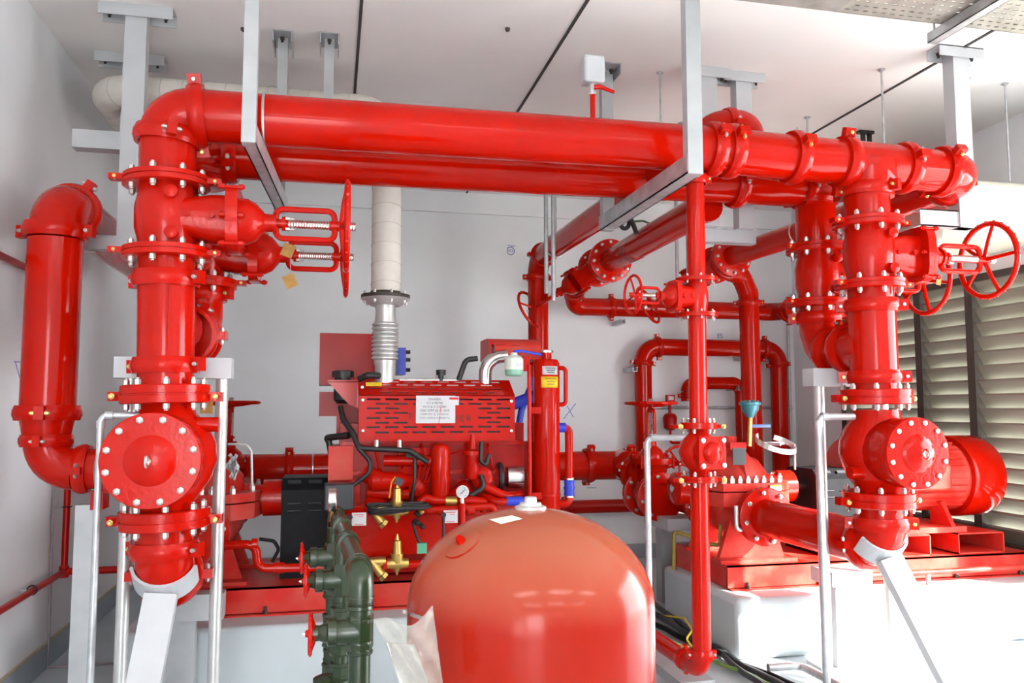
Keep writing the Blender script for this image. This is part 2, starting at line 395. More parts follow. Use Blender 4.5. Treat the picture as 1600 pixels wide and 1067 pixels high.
# front wall (behind the camera) with two door openings
w = MB(); w.bb((XL-.2, YF-.2, 0), (-1.2, YF, ZC)); w.bb((-1.2, YF-.2, 2.4), (XR+.2, YF, ZC)); w.bb((.2, YF-.2, 0), (XR+.2, YF, 2.4))
struct(w.build('wall_front', WALL))
struct(MB().bb((XL, YF, 0), (XL+.015, YB, .13)).build('baseboard_left', SKIRT))
struct(MB().bb((XL+.015, YB-.015, 0), (XR, YB, .13)).build('baseboard_back', SKIRT))
struct(MB().bb((XL, YF, .13), (XL+.018, YB, .138)).build('trim_1', mat('brown_line', (.42, .36, .26), .7)))
struct(MB().bb((XL, YB-.03, 3.16), (XR, YB, ZC)).build('trim_2', WALL))
# ceiling joints
for k, (a, b) in enumerate((((565, -30), (545, 285)), ((940, -30), (727, 302)), ((1535, 55), (1262, 214)))):
    p, q = aZ(*a, ZC-.001), aZ(*b, ZC-.001); p.x = q.x = (p.x+q.x)/2
    q.y = min(q.y, YB-.02); struct(MB().bb((p.x-.008, p.y-1.0, ZC-.006), (p.x+.008, q.y, ZC+.002)).build('trim_%d' % (3+k), CRACK))
# louvre in the right wall
lv = bpy.data.objects.new('window_1', None); S.collection.objects.link(lv); lv.location = (XR, LY0, LZ0); lv['kind'] = 'structure'; WO[lv.name] = V((XR, LY0, LZ0))
lv['label'] = 'olive grey louvred opening with dark mullions in the right wall'
fr = MB(); fr.bb((XR-.02, LY0, LZ0), (XR+.06, LY1, LZ0+.05)); fr.bb((XR-.02, LY0, LZ1-.05), (XR+.06, LY1, LZ1)); fr.bb((XR-.02, LY1-.06, LZ0), (XR+.06, LY1, LZ1)); fr.build('frame', MULL, lv)
yc = 4.93; pit = .525
ms = sorted([yc+pit*i for i in range(-2, 3)]+[LY1-.03])
for y in ms: MB().bb((XR-.035, y-.035, LZ0+.05), (XR+.05, y+.035, LZ1-.05)).build('mullion', MULL, lv)
NB = 18; dz = (LZ1-LZ0-.1)/NB
bl = None
for i, (y0, y1) in enumerate(zip(ms, ms[1:])):
    for k in range(NB):
        z = LZ0+.05+dz*(k+.5)
        if bl is None:
            b = MB(); yy0, yy1 = y0+.035, y1-.035
            b.prism([(XR-.008, yy0, z+dz*.60), (XR-.012, yy0, z+dz*.46), (XR+.055, yy0, z-dz*.58), (XR+.062, yy0, z-dz*.52), (XR-.003, yy0, z+dz*.48), (XR-.001, yy0, z+dz*.60)], (0, yy1-yy0, 0))
            bl = b.build('blade', LOUV, lv); b0 = (y0, z)
        else:
            o = bpy.data.objects.new('blade', bl.data); S.collection.objects.link(o); o.parent = lv; o.location = (0, y0-b0[0], z-b0[1])
# ground outside the front doors
struct(MB().bb((-14, -22, -.25), (14, YF-.2, -.05)).bb((XR+.2, YF-.2, -.25), (14, 12, -.05)).build('ground', mat('pale_concrete_ground', (.5, .49, .46), .9, var=.1)))

# plinths
PT = .333
def plinth(name, label, a, b, bev=.02):
    o = tag(MB().bb(a, b).build(name, PLINTH, None, (a[0], a[1], 0)), label, 'plinth')
    md = o.modifiers.new('bevel', 'BEVEL'); md.width = bev; md.segments = 3
    return o
plinth('concrete_plinth', 'white painted concrete plinth under the diesel engine pump', (-.95, 4.2, 0), (1.25, 5.5, PT))
plinth('concrete_plinth', 'white painted concrete plinth under the electric motor pump, brightly sunlit', (2.2, 4.2, 0), (4.40, 5.23, PT), .035)
# ------------------------------------------------------------------ unseen strip lamps added as fill light (behind and above the camera)
for i, (x, y) in enumerate(((-.4, -.6), (1.4, -.6), (3.2, -.6), (-.4, -2.4), (1.4, -2.4), (3.2, -2.4))):
    t = T('fill_lamp', 'added white fill lamp, %s of the %s row unseen behind the camera' % (('left', 'middle', 'right')[i % 3], ('nearer', 'farther')[i//3]), 'lamp', (x, y, ZC), 'added fill lamps')
    MB().bb((x-.62, y-.08, ZC-.05), (x+.62, y+.08, ZC)).build('housing', WHITE, t)
    MB().bb((x-.6, y-.06, ZC-.065), (x+.6, y+.06, ZC-.05)).build('diffuser', FILL_LAMP, t)
    ld = bpy.data.lights.new('fill_light', 'AREA'); ld.shape = 'RECTANGLE'; ld.size = 1.2; ld.size_y = .12; ld.energy = 9; ld.color = (1, .97, .93)
    lo = bpy.data.objects.new('fill_light', ld); S.collection.objects.link(lo); lo.parent = t; lo.location = (0, 0, -.075)

# ------------------------------------------------------------------ main risers and headers
r8 = .1095
LR_ = Line(aY(262, 178, 3.52), aY(257, 895, 3.52))         # left front riser axis
RR_ = Line(aY(1352, 262, 3.55), aY(1378, 860, 3.55))       # right front riser axis
d1, d2 = LR_.d, RR_.d
HA0, HA1, HA2 = LR_.at(178), aY(1100, 233, 3.53), aY(1512, 272, 3.55)
BL, BR = aY(318, 242, 4.05), aY(1272, 294, 4.05)
# --- front header
t = T('header_pipe', 'front red overhead header pipe spanning from left riser to right tee', 'pipe', HA0)
pts = [LR_.at(216), HA0, HA1]
e = run(t, pts, r8, .165)
coupling(t, e[0][0], e[0][1], r8, X*.3-Y)
coupling(t, e[1][0]+X*.02, e[1][1], r8, Z-Y*.35)
hx = (HA1-HA0).normalized(); hx2 = (HA2-HA1).normalized()
def onA(x):
    lo, hi = 0., 1.2
    for _ in range(40):
        m = (lo+hi)/2
        if pj(HA1.lerp(HA2, m))[0] < x: lo = m
        else: hi = m
    return HA1.lerp(HA2, lo)
MB().cyl(HA1-hx*.02, onA(1318), r8, n=28).build('pipe', RED, t)
for x in (1112, 1140): coupling(t, onA(x), hx2, r8, Y*-.9+Z*.35)
coupling(t, onA(1240), hx2, r8, Y*-.9+Z*.3)
# tee over the right riser
c = onA(1357); b = MB(); b.cyl(onA(1318), onA(1407), r8*1.03, n=28)
b.lathe(c, d2, [(0, r8*1.25), (r8*.9, r8*1.22), (r8*1.15, r8*1.06), (r8*1.6, r8*1.04)], 28); b.build('tee', RED, t)
coupling(t, onA(1318), hx2, r8, Z*.9-Y*.3); coupling(t, onA(1412), hx2, r8, -Y+Z*.2)
P3f = V((3.12, 5.92, 2.60))
pe = [onA(1412), HA2, V((HA2.x, 4.05, HA2.z))]
e = run(t, pe, r8, .16); coupling(t, e[0][0], hx2, r8, Z*.6-Y)
coupling(t, e[1][0], e[1][1], r8, X)
MB().lathe(V((HA2.x, 4.05, HA2.z)), Y, [(0, r8), (.05, r8), (.2, .084)], 24).build('reducer', RED, t)
ep = aY(918, 178, 3.53); ep.z = 0
for q, y_ in ((HA0.lerp(HA1, .945), 3.53), (HA0.lerp(HA1, .16), 3.52)): MB().torus(q, hx, r8*1.03, .006, 32, 6).build('u_bolt', BOLT, t)
# --- instrument on top of the header
c0 = HA0.lerp(HA1, .768); top = c0+Z*r8
t = T('pressure_switch', 'small white switch box on a red stub and cock on the front header', 'switch', top)
MB().cyl(top-Z*.01, top+Z*.115, .0125, n=12).build('stub', RED, t)
MB().lathe(top+Z*.115, Z, [(0, .018), (.05, .018), (.05, .013), (.07, .013)], 8).build('cock', ALU, t)
b = MB(); b.tube([top+Z*.145-Y*.02, top+Z*.145+X*.03-Y*.03, top+Z*.125+X*.095-Y*.03], [.012, .011, .008], 8); b.build('lever', RED, t)
b = MB(); b.bb(top+V((-.05, -.04, .165)), top+V((.05, .04, .295))); o = b.build('box', WHITE, t)
md = o.modifiers.new('bevel', 'BEVEL'); md.width = .012; md.segments = 3
# --- rear header
t = T('header_pipe', 'rear red overhead header pipe running just behind and under the front one', 'pipe', BL)
BLd, BRd = Line(BL, BL-Z*2), Line(BR, aY(1284, 556, 4.05))
e = run(t, [BLd.at(292), BL, BR, BRd.at(330)], r8, .165)
coupling(t, e[0][0], Z, r8, X); coupling(t, e[1][0]+X*.05, X, r8, Y*-.8-Z*.4)
coupling(t, e[2][0], X, r8, -Y); coupling(t, e[3][0], Z, r8, X*.6-Y*.5)
coupling(t, aY(1150, 288, 4.05), X, r8, -Y)
g = V((1.93, 3.86, 2.60))
b = MB(); b.tube(path([g+Y*.19, g+Y*.19+Z*.1, g+Z*.25-X*.0, g+Z*.27+X*.2, g+Z*.12+X*.3+Y*.19, g+X*.3+Y*.19], .09), .1, 20); b.build('gooseneck', RED, t)
coupling(t, g+Z*.25+X*.1, X, .1, Y)
# --- valves left
gate('red gate valve on the front left riser, handwheel upper of the two left ones', LR_.at(341), -d1, X, r8, (LR_.at(281)-LR_.at(393)).length/2, .725, .185, fR=.17, ears=X, wph=.1)
bz = V((BL.x, 4.05, 0)); BLl = Line(BL, V((BL.x, 4.05, 1.2)))
gate('red gate valve behind the front left riser with tan cards on its yoke', BLl.at(393), Z, X, r8, .155, .68, .185, fR=.17, ears=X, wph=.4)
# riser pieces left
t = T('riser_pipe', 'front left red vertical riser with grooved couplings above the check valve', 'pipe', LR_.at(600))
MB().cyl(LR_.at(216), LR_.at(281), r8, n=28).build('pipe', RED, t)
MB().cyl(LR_.at(393), LR_.at(440), r8, n=28).build('pipe', RED, t)
coupling(t, LR_.at(437), d1, r8, X-Y*.5)
b = MB(); b.cyl(LR_.at(440), LR_.at(570), r8*1.0, n=28); tc_ = LR_.at(505); b.lathe(tc_, Y, [(0, r8), (.22, r8)], 24); b.tube([tc_-Z*.0+V((.028, -.107, .16)), tc_+V((.028, -.107, -.2))], .004, 6); b.build('tee', RED, t)
coupling(t, LR_.at(571), d1, r8, X-Y*.45)
MB().cyl(LR_.at(571), LR_.at(612), r8, n=28).build('pipe', RED, t)
flange(t, LR_.at(616), d1, .172, .075, 8, .09, X)
t = T('riser_pipe', 'red bypass riser and elbow half hidden behind front left riser', 'pipe', (BL.x, 4.05, 1.69))
e = run(t, [BLl.at(430), V((BL.x, 4.05, 1.70)), V((BL.x, 3.76, 1.70))], r8, .165)
coupling(t, BLl.at(460), Z, r8, X-Y*.4); coupling(t, e[1][0], Y, r8, Z+X*.4); coupling(t, V((BL.x, 3.75, 1.70)), Y, r8, X)
# --- check valve left and bottom elbow
check('big red check valve with round bolted cover on the front left riser', LR_, 630, 797, r8, .25, .178)
t = T('discharge_elbow', 'red bottom elbow of left riser cradled in a white saddle', 'pipe', LR_.at(900))
flange(t, LR_.at(809), d1, .172, .075, 8, .09, X)
MB().cyl(LR_.at(822), LR_.at(862), r8, n=28).build('pipe', RED, t)
coupling(t, LR_.at(857), d1, r8, X-Y*.5)
eb = LR_.at(895); eb.z = .705
e = run(t, [LR_.at(862), eb, V((eb.x+.02, 4.40, eb.z))], r8, .13)
coupling(t, e[1][0], Y, r8, X)
PUMPS = []
def saddle(label, c, r, lean):
    t = T('pipe_support', label, 'support', (c.x+lean.x, c.y+lean.y, 0)); b = MB()
    n = 16; d = V((0, -.72, -.7)).normalized(); u = X; w = d.cross(u); a0 = (Y*.7-Z*.72).normalized(); ax = (Y*.72+Z*.0-Z*.7).normalized()
    rim = []
    up_ = -d                                             # curved cradle strip around the elbow's outer corner
    for k in range(n+1):
        th = math.pi*(1.08+.84*k/n); rim.append((math.cos(th), math.sin(th)))
    tang = V((0, .7, -.72)).normalized()
    for i in range(n):
        (x0, z0), (x1, z1) = rim[i], rim[i+1]; P = []
        for rr in (r*1.07, r*1.07+.012):
            for (xx, zz) in ((x0, z0), (x1, z1)):
                for q in (-.055, .045): P.append(c+u*(xx*rr)+up_*(zz*rr)+tang*q)
        b.hexa([P[0], P[1], P[3], P[2], P[4], P[5], P[7], P[6]])
    b.build('saddle', WHITE, t)
    top = c+d*r*1.12
    b = MB(); b.bar(top, V((c.x+lean.x, c.y+lean.y, 0)), .12, .05, Y); b.build('leg', WHITE, t)
    return t
ec = eb+V((0, .13-.13*.7071, .13-.13*.7071))
saddle('white flat raking leg under the left riser elbow', ec, r8, V((-.06, -.36, 0)))
# --- right riser
t = T('riser_pipe', 'front right red vertical riser with side tee between its valves', 'pipe', RR_.at(610))
MB().cyl(RR_.at(285), RR_.at(350), r8, n=28).build('pipe', RED, t)
coupling(t, RR_.at(298), d2, r8, X*.5-Y)
MB().cyl(RR_.at(445), RR_.at(482), r8, n=28).build('pipe', RED, t)
coupling(t, RR_.at(478), d2, r8, X-Y*.5)
tr = RR_.at(541); b = MB(); b.cyl(RR_.at(482), RR_.at(592), r8*1.03, n=28)
b.lathe(tr, Y, [(0, r8*1.12), (r8*1.0, r8*1.1), (r8*1.25, r8*1.02), (.2, r8*1.02)], 28); b.build('tee', RED, t)
coupling(t, RR_.at(589), d2, r8, X-Y*.5); MB().cyl(RR_.at(589), RR_.at(622), r8, n=28).build('pipe', RED, t)
flange(t, RR_.at(620), d2, .172, .075, 8, .09, X)
gate('red gate valve on the front right riser, its handwheel in front of the louvres', RR_.at(398), -d2, X, r8, (RR_.at(350)-RR_.at(446)).length/2, .70, .19, fR=.17, ears=X, wph=1.2)
gate('red gate valve on the rear right riser with its handwheel lower and behind', BRd.at(432), Z, X, r8, .155, .70, .19, fR=.17, ears=X, wph=.2)
t = T('riser_pipe', 'rear right red riser elbow joining the side tee of the front riser', 'pipe', BRd.at(540))
MB().cyl(BRd.at(326), BRd.at(390), r8, n=28).build('pipe', RED, t)
zq = tr.z; c0 = BRd.at(470); e = run(t, [c0, V((c0.x, 4.05, zq)), V((tr.x, 3.73, zq))], r8, .165)
coupling(t, BRd.at(497), BRd.d, r8, X-Y*.4); coupling(t, e[1][0], e[1][1], r8, Z+X*.2); coupling(t, V((tr.x, 3.74, zq)), Y, r8, Z)
b = MB(); b.tube([V((c0.x+.02, 3.95, zq+.13)), V((c0.x+.02, 3.9, zq-.12))], .005, 6); b.build('hanger_wire', BOLT, t)
check('big red check valve with round bolted cover on the front right riser', RR_, 640, 768, r8, .255, .166, R=.175)
t = T('discharge_elbow', 'red bottom elbow of right riser over a white raking leg', 'pipe', RR_.at(860))
flange(t, RR_.at(779), d2, .172, .075, 8, .09, X)
MB().cyl(RR_.at(790), RR_.at(822), r8, n=28).build('pipe', RED, t); coupling(t, RR_.at(817), d2, r8, X-Y*.5)
eb2 = RR_.at(858); eb2.z = .71
e = run(t, [RR_.at(822), eb2, V((2.5, 4.40, .745))], r8, .13); coupling(t, e[1][0], e[1][1], r8, X)
ec2 = eb2+V((0, .13-.13*.7071, .13-.13*.7071))
saddle('white flat raking leg under the right riser elbow', ec2, r8, V((.16, -.40, 0)))
# ------------------------------------------------------------------ pipes running back from the headers
r6 = .084
def swept_valve(label, c, bd, wr, **k): return gate(label, c, Y, bd, r6*1.05, .13, .72, wr, fR=.155, **k)
# from front header: long pipe to back, drops behind the engine
t = T('branch_pipe', 'red branch pipe running back overhead and dropping beside the wall scribble', 'pipe', (1.64, 6.5, 1.2))
e = run(t, [V((1.68, 3.6, 2.62)), V((1.65, 6.45, 2.62)), V((1.65, 6.45, .9))], r6, .16); coupling(t, e[1][0], Z, r6, X); coupling(t, e[0][0], Y, r6, X)
b = MB(); q = V((1.653, 5.9, 2.62)); b.torus(q, Y, r6*1.05, .006, 24, 6); b.tube([q+Z*r6, q+Z*.16, V((q.x, q.y, ZC))], .005, 6); b.build('clevis_hanger', GALV, t)
t = T('branch_pipe', 'red branch pipe running back from rear header to a flanged valve', 'pipe', (2.06, 5.7, 2.5))
e = run(t, [V((2.05, 4.15, 2.52)), V((2.05, 5.80, 2.50))], r6*1.08, .16)
MB().lathe(V((2.05, 5.25, 2.503)), Y, [(0, r6*1.09), (.12, r6*1.09)], 24).build('paint_band', REDD, t)
flange(t, V((2.05, 5.80, 2.50)), Y, .165, .05, 12, .08, None, br=.012)
swept_valve('red gate valve near back wall with handwheel pointing down left', V((2.05, 5.98, 2.50)), V((-.62, .62, -.42)), .165, spokes=4)
t = T('back_pipe', 'red pipe along back wall from the far valve elbow to a capped end', 'pipe', (2.1, 6.9, 2.3))
e = run(t, [V((2.05, 6.10, 2.5)), V((2.06, 6.85, 2.42)), V((2.12, 6.92, 2.29)), V((4.0, 6.92, 2.29))], r6*.95, .075)
coupling(t, V((2.45, 6.92, 2.29)), X, r6*.95, Z); coupling(t, V((2.07, 6.8, 2.42)), Y, r6*.95, X-Z)
b = MB(); b.tube(path([V((3.95, 6.92, 2.29)), V((4.08, 6.92, 2.29)), V((4.08, 6.6, 2.27))], .1), r6, 20); b.build('elbow', RED, t); coupling(t, V((4.08, 6.68, 2.27)), Y, r6, Z)
t = T('branch_pipe', 'red branch pipe running back from the right header end beside duct', 'pipe', (3.12, 5.9, 2.6))
run(t, [V((HA2.x, 4.2, HA2.z)), P3f], r6, .16); flange(t, P3f, Y, .165, .05, 12, .08, None, br=.012)
b = MB(); q = V((3.16, 5.0, 2.6)); b.torus(q, Y, r6*1.04, .004, 24, 6); b.tube([q+Z*r6, V((q.x, q.y, ZC))], .005, 6); b.build('clevis_hanger', GALV, t)
swept_valve('red gate valve partly hidden behind the thin vertical pipe valve', V((3.12, 6.10, 2.58)), V((-.62, .62, -.42)), .165, spokes=4)
t = T('drop_pipe', 'red vertical drop pipe behind the electric pump below far valve', 'pipe', (3.45, 6.3, .6))
e = run(t, [V((3.14, 6.2, 2.56)), V((3.40, 6.3, 2.52)), V((3.47, 6.3, 2.36)), V((3.48, 6.3, .75))], r6, .1); coupling(t, V((3.47, 6.3, 2.28)), Z, r6, X-Y*.6)
t = T('loop_pipe', 'red pipe loop on back wall, up across and down behind drop pipe', 'pipe', (2.8, 7.0, .6))
e = run(t, [V((2.80, 7.05, .75)), V((2.80, 7.05, 1.95)), V((4.18, 7.05, 1.95)), V((4.18, 7.05, .75))], .08, .15)
for c_, a_ in e: coupling(t, c_, a_, .08, Z if abs(a_.x) > .5 else X)
t = T('small_pipe', 'short red pipe and elbow on back wall inside the pipe loop', 'pipe', (3.3, 7.05, 1.5))
run(t, [V((3.25, 7.08, 1.45)), V((3.25, 7.08, 1.62)), V((3.80, 7.08, 1.62)), V((3.80, 7.08, .8))], .06, .1); coupling(t, V((3.42, 7.08, 1.62)), X, .06, Z); coupling(t, V((3.25, 7.08, 1.5)), Z, .06, X)
# ------------------------------------------------------------------ three-inch vertical line with gate and check valve
L3 = Line(aY(1086, 280, 3.55), aY(1097, 1045, 3.55)); r3 = .043; d3 = L3.d
t = T('drain_pipe', 'thin red vertical pipe from the header down in front of electric pump', 'pipe', L3.at(1045))
MB().cyl(L3.at(272), L3.at(440), r3, n=20).build('pipe', RED, t); coupling(t, L3.at(281), d3, r3*1.15, X-Y*.3)
MB().cyl(L3.at(488), L3.at(660), r3, n=20).build('pipe', RED, t); MB().cyl(L3.at(745), L3.at(1020), r3, n=20).build('pipe', RED, t)
z0 = L3.at(1048); e = run(t, [L3.at(1015), z0, z0+V((-.02, .9, .0))], r3, .08); coupling(t, L3.at(1022), d3, r3, X-Y*.2)
coupling(t, e[1][0]+Y*.1, Y, r3, Z)
flange(t, L3.at(665), d3, .085, .03, 6, r3*.9, X, br=.009); flange(t, L3.at(748), d3, .085, .03, 6, r3*.9, X, br=.009)
gate('small red gate valve on thin vertical pipe with handwheel to the left', L3.at(465), -d3, V((-1, -.1, 0)), r3*1.1, (L3.at(439)-L3.at(494)).length/2, .335, .088, fR=.098, spokes=4)
t = T('check_valve', 'small red check valve with square four bolt cover on thin pipe', 'valve', L3.at(745))
p0, p1 = L3.at(668), L3.at(744); H = (p1-p0).length; c = (p0+p1)/2
b = MB(); b.lathe(p0, d3, [(0, r3), (H*.12, r3*1.1), (H*.3, .085), (H*.5, .095), (H*.7, .085), (H*.88, r3*1.1), (H, r3)], 24)
fd = V((.18, -1, 0)).normalized(); b.lathe(c, fd, [(0, .075), (.085, .075)], 20); b.build('body', REDV, t)
b = MB(); q = fd.cross(Z); sz = .074; b.prism([c+fd*.085+q*sz*i+Z*sz*j for i, j in ((-1, -.85), (-.85, -1), (.85, -1), (1, -.85), (1, .85), (.85, 1), (-.85, 1), (-1, .85))], fd*.02)
b.lathe(c+fd*.105, fd, [(0, .052), (.008, .05), (.022, .034), (.03, .004)], 24); cv = b.build('cover', REDV, t)
for i, j in ((1, 1), (1, -1), (-1, -1), (-1, 1)): bolt(cv, c+fd*.105+q*.057*i+Z*.057*j, fd, .013, .012, .001)
# ------------------------------------------------------------------ left rear riser, suction header
t = T('riser_pipe', 'far left tall red riser with top elbow and reducer beside left wall', 'pipe', aY(80, 640, 3.85))
q1 = aY(84, 440, 3.85); xr, yr_ = q1.x, 3.85
zt, zb = aY(100, 316, 3.85).z, aY(100, 733, 3.85).z
zc1, zc2 = aY(84, 645, 3.85).z, aY(84, 688, 3.85).z
e = run(t, [V((xr, yr_, zc1)), V((xr, yr_, zt)), V((xr, 5.6, zt))], r8, .17)
coupling(t, V((xr, yr_, aY(84, 362, 3.85).z)), Z, r8, X-Y*.25); coupling(t, e[1][0]+Y*.02, Y, r8, Z+X*.6)
coupling(t, V((xr, yr_, zc1)), Z, r8, Y*-1+X*.1)
MB().lathe(V((xr, yr_, zc1)), -Z, [(0, r8), (.03, r8*.97), (zc1-zc2, .09)], 24).build('reducer', RED, t)
coupling(t, V((xr, yr_, zc2)), Z, .087, -Y)
e = run(t, [V((xr, yr_, zc2)), V((xr, yr_, zb)), V((-.62, yr_, zb))], .087, .14)
coupling(t, e[1][0]+X*.03, X, .087, -Y); coupling(t, e[1][0]+X*.17, X, .087, -Y)
b = MB(); cu_ = e[1][0]+X*.1; b.torus(cu_, X, .094, .006, 28, 6); b.build('u_bolt', BOLT, t)
t = T('pipe_support', 'grey channel post under the far left riser elbow', 'support', (cu_.x, 3.85, 0))
MB().bar(cu_-Z*.17, cu_-Z*.09, .05, .10, Y).build('head', REDD, t)
MB().bb((cu_.x-.085, 3.81, 0), (cu_.x-.005, 3.88, cu_.z-.15)).build('post', CHAN, t)
# suction header along the back
t = T('suction_pipe', 'thick dark red suction pipe running behind the diesel engine', 'pipe', (-.5, 6.0, .95))
MB().cyl((-.75, 6.0, .955), (2.45, 6.0, .945), r8, n=28).build('pipe', RED, t)
for x in (440/1000-.72, 1.93, 2.25): coupling(t, V((x, 6.0, .95)), X, r8, Z-Y*.5)
b = MB(); b.torus((-.12, 6, .952), X, r8*1.02, .005, 28, 6); b.build('u_bolt', BOLT, t)
MB().lathe((2.2, 6, .948), -Y, [(0, r8*1.1), (r8*1.3, r8*1.05)], 28).build('tee', RED, t)
e = run(t, [V((2.2, 5.9, .945)), V((2.25, 5.78, .90)), V((2.38, 5.72, .78)), V((2.5, 5.30, .74))], r8, .08)
coupling(t, V((2.23, 5.80, .91)), V((.3, -1, -.3)), r8, X-Z*.4)
t2 = gate('red suction gate valve standing upright with its handwheel on top', V((aY(1019, 765, 5.6).x, 5.6, .76)), Y, Z, r8, .14, .66, .18, fR=.172)
t = T('suction_pipe', 'dusty red suction pipe from the upright valve to the electric pump', 'pipe', (2.5, 5.2, .7))
MB().cyl((2.5, 5.32, .745), (2.5, 5.12, .745), r8, n=28).build('pipe', REDS, t)
gate('red upright suction gate valve of the diesel pump behind silver post', V((-.63, 5.52, .80)), Y, Z, r8, .14, .62, .17, fR=.172)
t = T('suction_pipe', 'red suction branch from rear pipe to the diesel pump', 'pipe', (-.63, 5.6, .8))
MB().cyl((-.63, 5.2, .78), (-.63, 6.0, .90), r8, n=28).build('pipe', RED, t)
# dark low pipe on the back wall
t = T('back_pipe', 'dark red low pipe along back wall behind the pumps', 'pipe', (1.7, 7.1, .5)); e = run(t, [V((1.5, 7.1, .5)), V((3.2, 7.1, .5))], .06, .1, REDD)
coupling(t, V((2.05, 7.1, .5)), X, .06, Z, m=REDD)
for x in (1.7, 3.0): MB().bb((x-.02, 7.1, .40), (x+.02, 7.25, .44)).build('wall_clip', GALV, t)

# ------------------------------------------------------------------ pump builder (horizontal split case)
def pump(label, cx, cy, zs, name='fire_pump', detail=True):
    t = T(name, label, 'pump', (cx, cy, .47))
    b = MB()                                                          # lower casing
    b.lathe((cx-.2, cy, zs-.03), X, [(0, .10), (.04, .17), (.12, .24), (.2, .26), (.28, .24), (.36, .17), (.4, .10)], 28)
    for s_, L_ in ((-1, .38), (1, .38)):
        b.lathe((cx, cy, zs-.13), Y*s_, [(0, .17), (.2, .15), (L_-.04, .115), (L_-.04, .11), (L_, .11)], 24)
    b.build('volute', REDS, t)
    b = MB(); zz = zs                                                 # split flange plates
    def plate(z0, z1, k):
        P = [(-.30, -.13), (-.22, -.30), (.16, -.30), (.27, -.20), (.30, -.02), (.27, .2), (.16, .3), (-.22, .3), (-.30, .13)]
        b.prism([V((cx+x*k, cy+y*k, z0)) for x, y in P], (0, 0, z1-z0))
    plate(zz-.085, zz-.004, 1.0); plate(zz+.004, zz+.05, 1.0)
    sp = b.build('split_flange', REDS, t)
    for x, y in [(-.2+.052*i, -.27) for i in range(8)]+[(.25, -.13), (-.26, -.16), (.26, .12), (-.25, .2)]: bolt(sp, V((cx+x, cy+y, zz+.05)), Z, .016, .03, .012, BOLT)
    b = MB()                                                          # upper casing scroll
    b.lathe((cx-.19, cy, zz+.03), X, [(0, .10), (.05, .155), (.13, .175), (.16, .235), (.22, .235), (.25, .175), (.33, .155), (.38, .10)], 28)
    b.lathe((cx-.02, cy, zz+.03), Z, [(0, .07), (.28, .045), (.29, .045)], 16); b.bb((cx-.06, cy-.09, zz+.24), (cx+.05, cy+.06, zz+.285)); b.build('upper_casing', REDS, t)
    for s_ in (-1, 1): MB().lathe((cx+s_*.2, cy, zz-.0), X*s_, [(0, .085), (.06, .075), (.1, .075), (.1, .10), (.2, .10), (.215, .08)], 24).build('bearing_housing', REDV, t)
    MB().cyl((cx-.42, cy, zz), (cx+.56, cy, zz), .024, n=14).build('shaft', STEEL, t)
    for s_ in (-1, 1): flange(t, V((cx, cy+s_*.38, zs-.135)), Y, .17, .05, 8, .09, br=.014)
    for s_ in (-1, 1):
        b = MB(); b.prism([V((cx+.02*0-.22, cy+s_*.2-.02, .47)), V((cx+.22, cy+s_*.2-.02, .47)), V((cx+.12, cy+s_*.2-.02, zs-.12)), V((cx-.12, cy+s_*.2-.02, zs-.12))], (0, .04, 0))
        b.bb((cx-.25, cy+s_*.24-.07, .47), (cx+.25, cy+s_*.24+.07, .49)); b.build('foot', REDS, t)
    return t
def base(label, x0, x1, y0, y1, nm='base_frame'):
    t = T(nm, label, 'base frame', (x0, y0, PT))
    for a_, b_, o_ in (((x0, y0+.03, PT+.07), (x1, y0+.03, PT+.07), (0, 1, 0)), ((x0, y1-.03, PT+.07), (x1, y1-.03, PT+.07), (0, -1, 0))):
        MB().chan(a_, b_, .137, .06, o_, .01).build('side_channel', REDS, t)
    MB().bb((x0, y0+.02, PT+.122), (x1, y1-.02, PT+.136)).build('top_plate', REDS, t)
    for x in (x0+.02, x1-.02): MB().bar((x, y0+.04, PT+.068), (x, y1-.04, PT+.068), .02, .13, Z).build('end_plate', REDS, t)
    MB().bb((x0+.01, y0-.03, PT), (x1-.01, y0+.03, PT+.008)).build('foot_flange', REDS, t)
    for i in range(5): bolt(t, V((x0+.12+(x1-x0-.24)*i/4, y0-.012, PT+.008)), Z, .014, .015, .02, RUST, 'anchor_bolt')
    return t
base('red steel base frame under the diesel engine set', -.9, 1.22, 4.42, 5.25)
base('red steel base frame under the electric motor set', 2.26, 4.38, 4.42, 5.2)
pump('dusty red split case pump of the electric set with zinc bolts', 2.5, 4.79, .885)
pump('red split case pump of the diesel set behind the left check valve', -.66, 4.79, .885, detail=False)
# name plate, labels and relief fitting on the electric pump
t = T('air_release_valve', 'teal air release valve on brass nipple above the electric pump', 'valve', (2.47, 4.75, 1.18))
vp = aY(1172, 640, 4.62)
b = MB(); b.tube([V((vp.x-.01, 4.62, 1.15)), V((vp.x, 4.62, vp.z-.05))], .014, 10); b.build('nipple', BRASS, t)
b = MB(); b.lathe(vp-Z*.05, Z, [(0, .02), (.015, .028), (.05, .052), (.075, .055), (.08, .066), (.095, .066), (.1, .05), (.108, .03)], 24); o = b.build('body', TEAL, t)
for k in range(6): bolt(o, vp+Z*.045+V((math.cos(k*1.047), math.sin(k*1.047), 0))*.056, Z, .006, .008, .004, TEAL)
b = MB(); b.tube([vp-Z*.1, vp-Z*.1+X*.03-Y*.02, vp-Z*.1+X*.12-Y*.02], [.012, .01, .011], 8); b.build('lever', mat('blue_lever', (.16, .25, .5), .4), t)
pc = aY(1212, 693, 4.62)
b = MB(); pts = [pc+V((.125*math.cos(a), .10*math.sin(a), -.018*math.cos(a)+.045*math.sin(a))) for a in np.linspace(2.2, 2.2+5.3, 26)]
for p, q in zip(pts, pts[1:]): b.bar(p, q, .006, .032, Z)
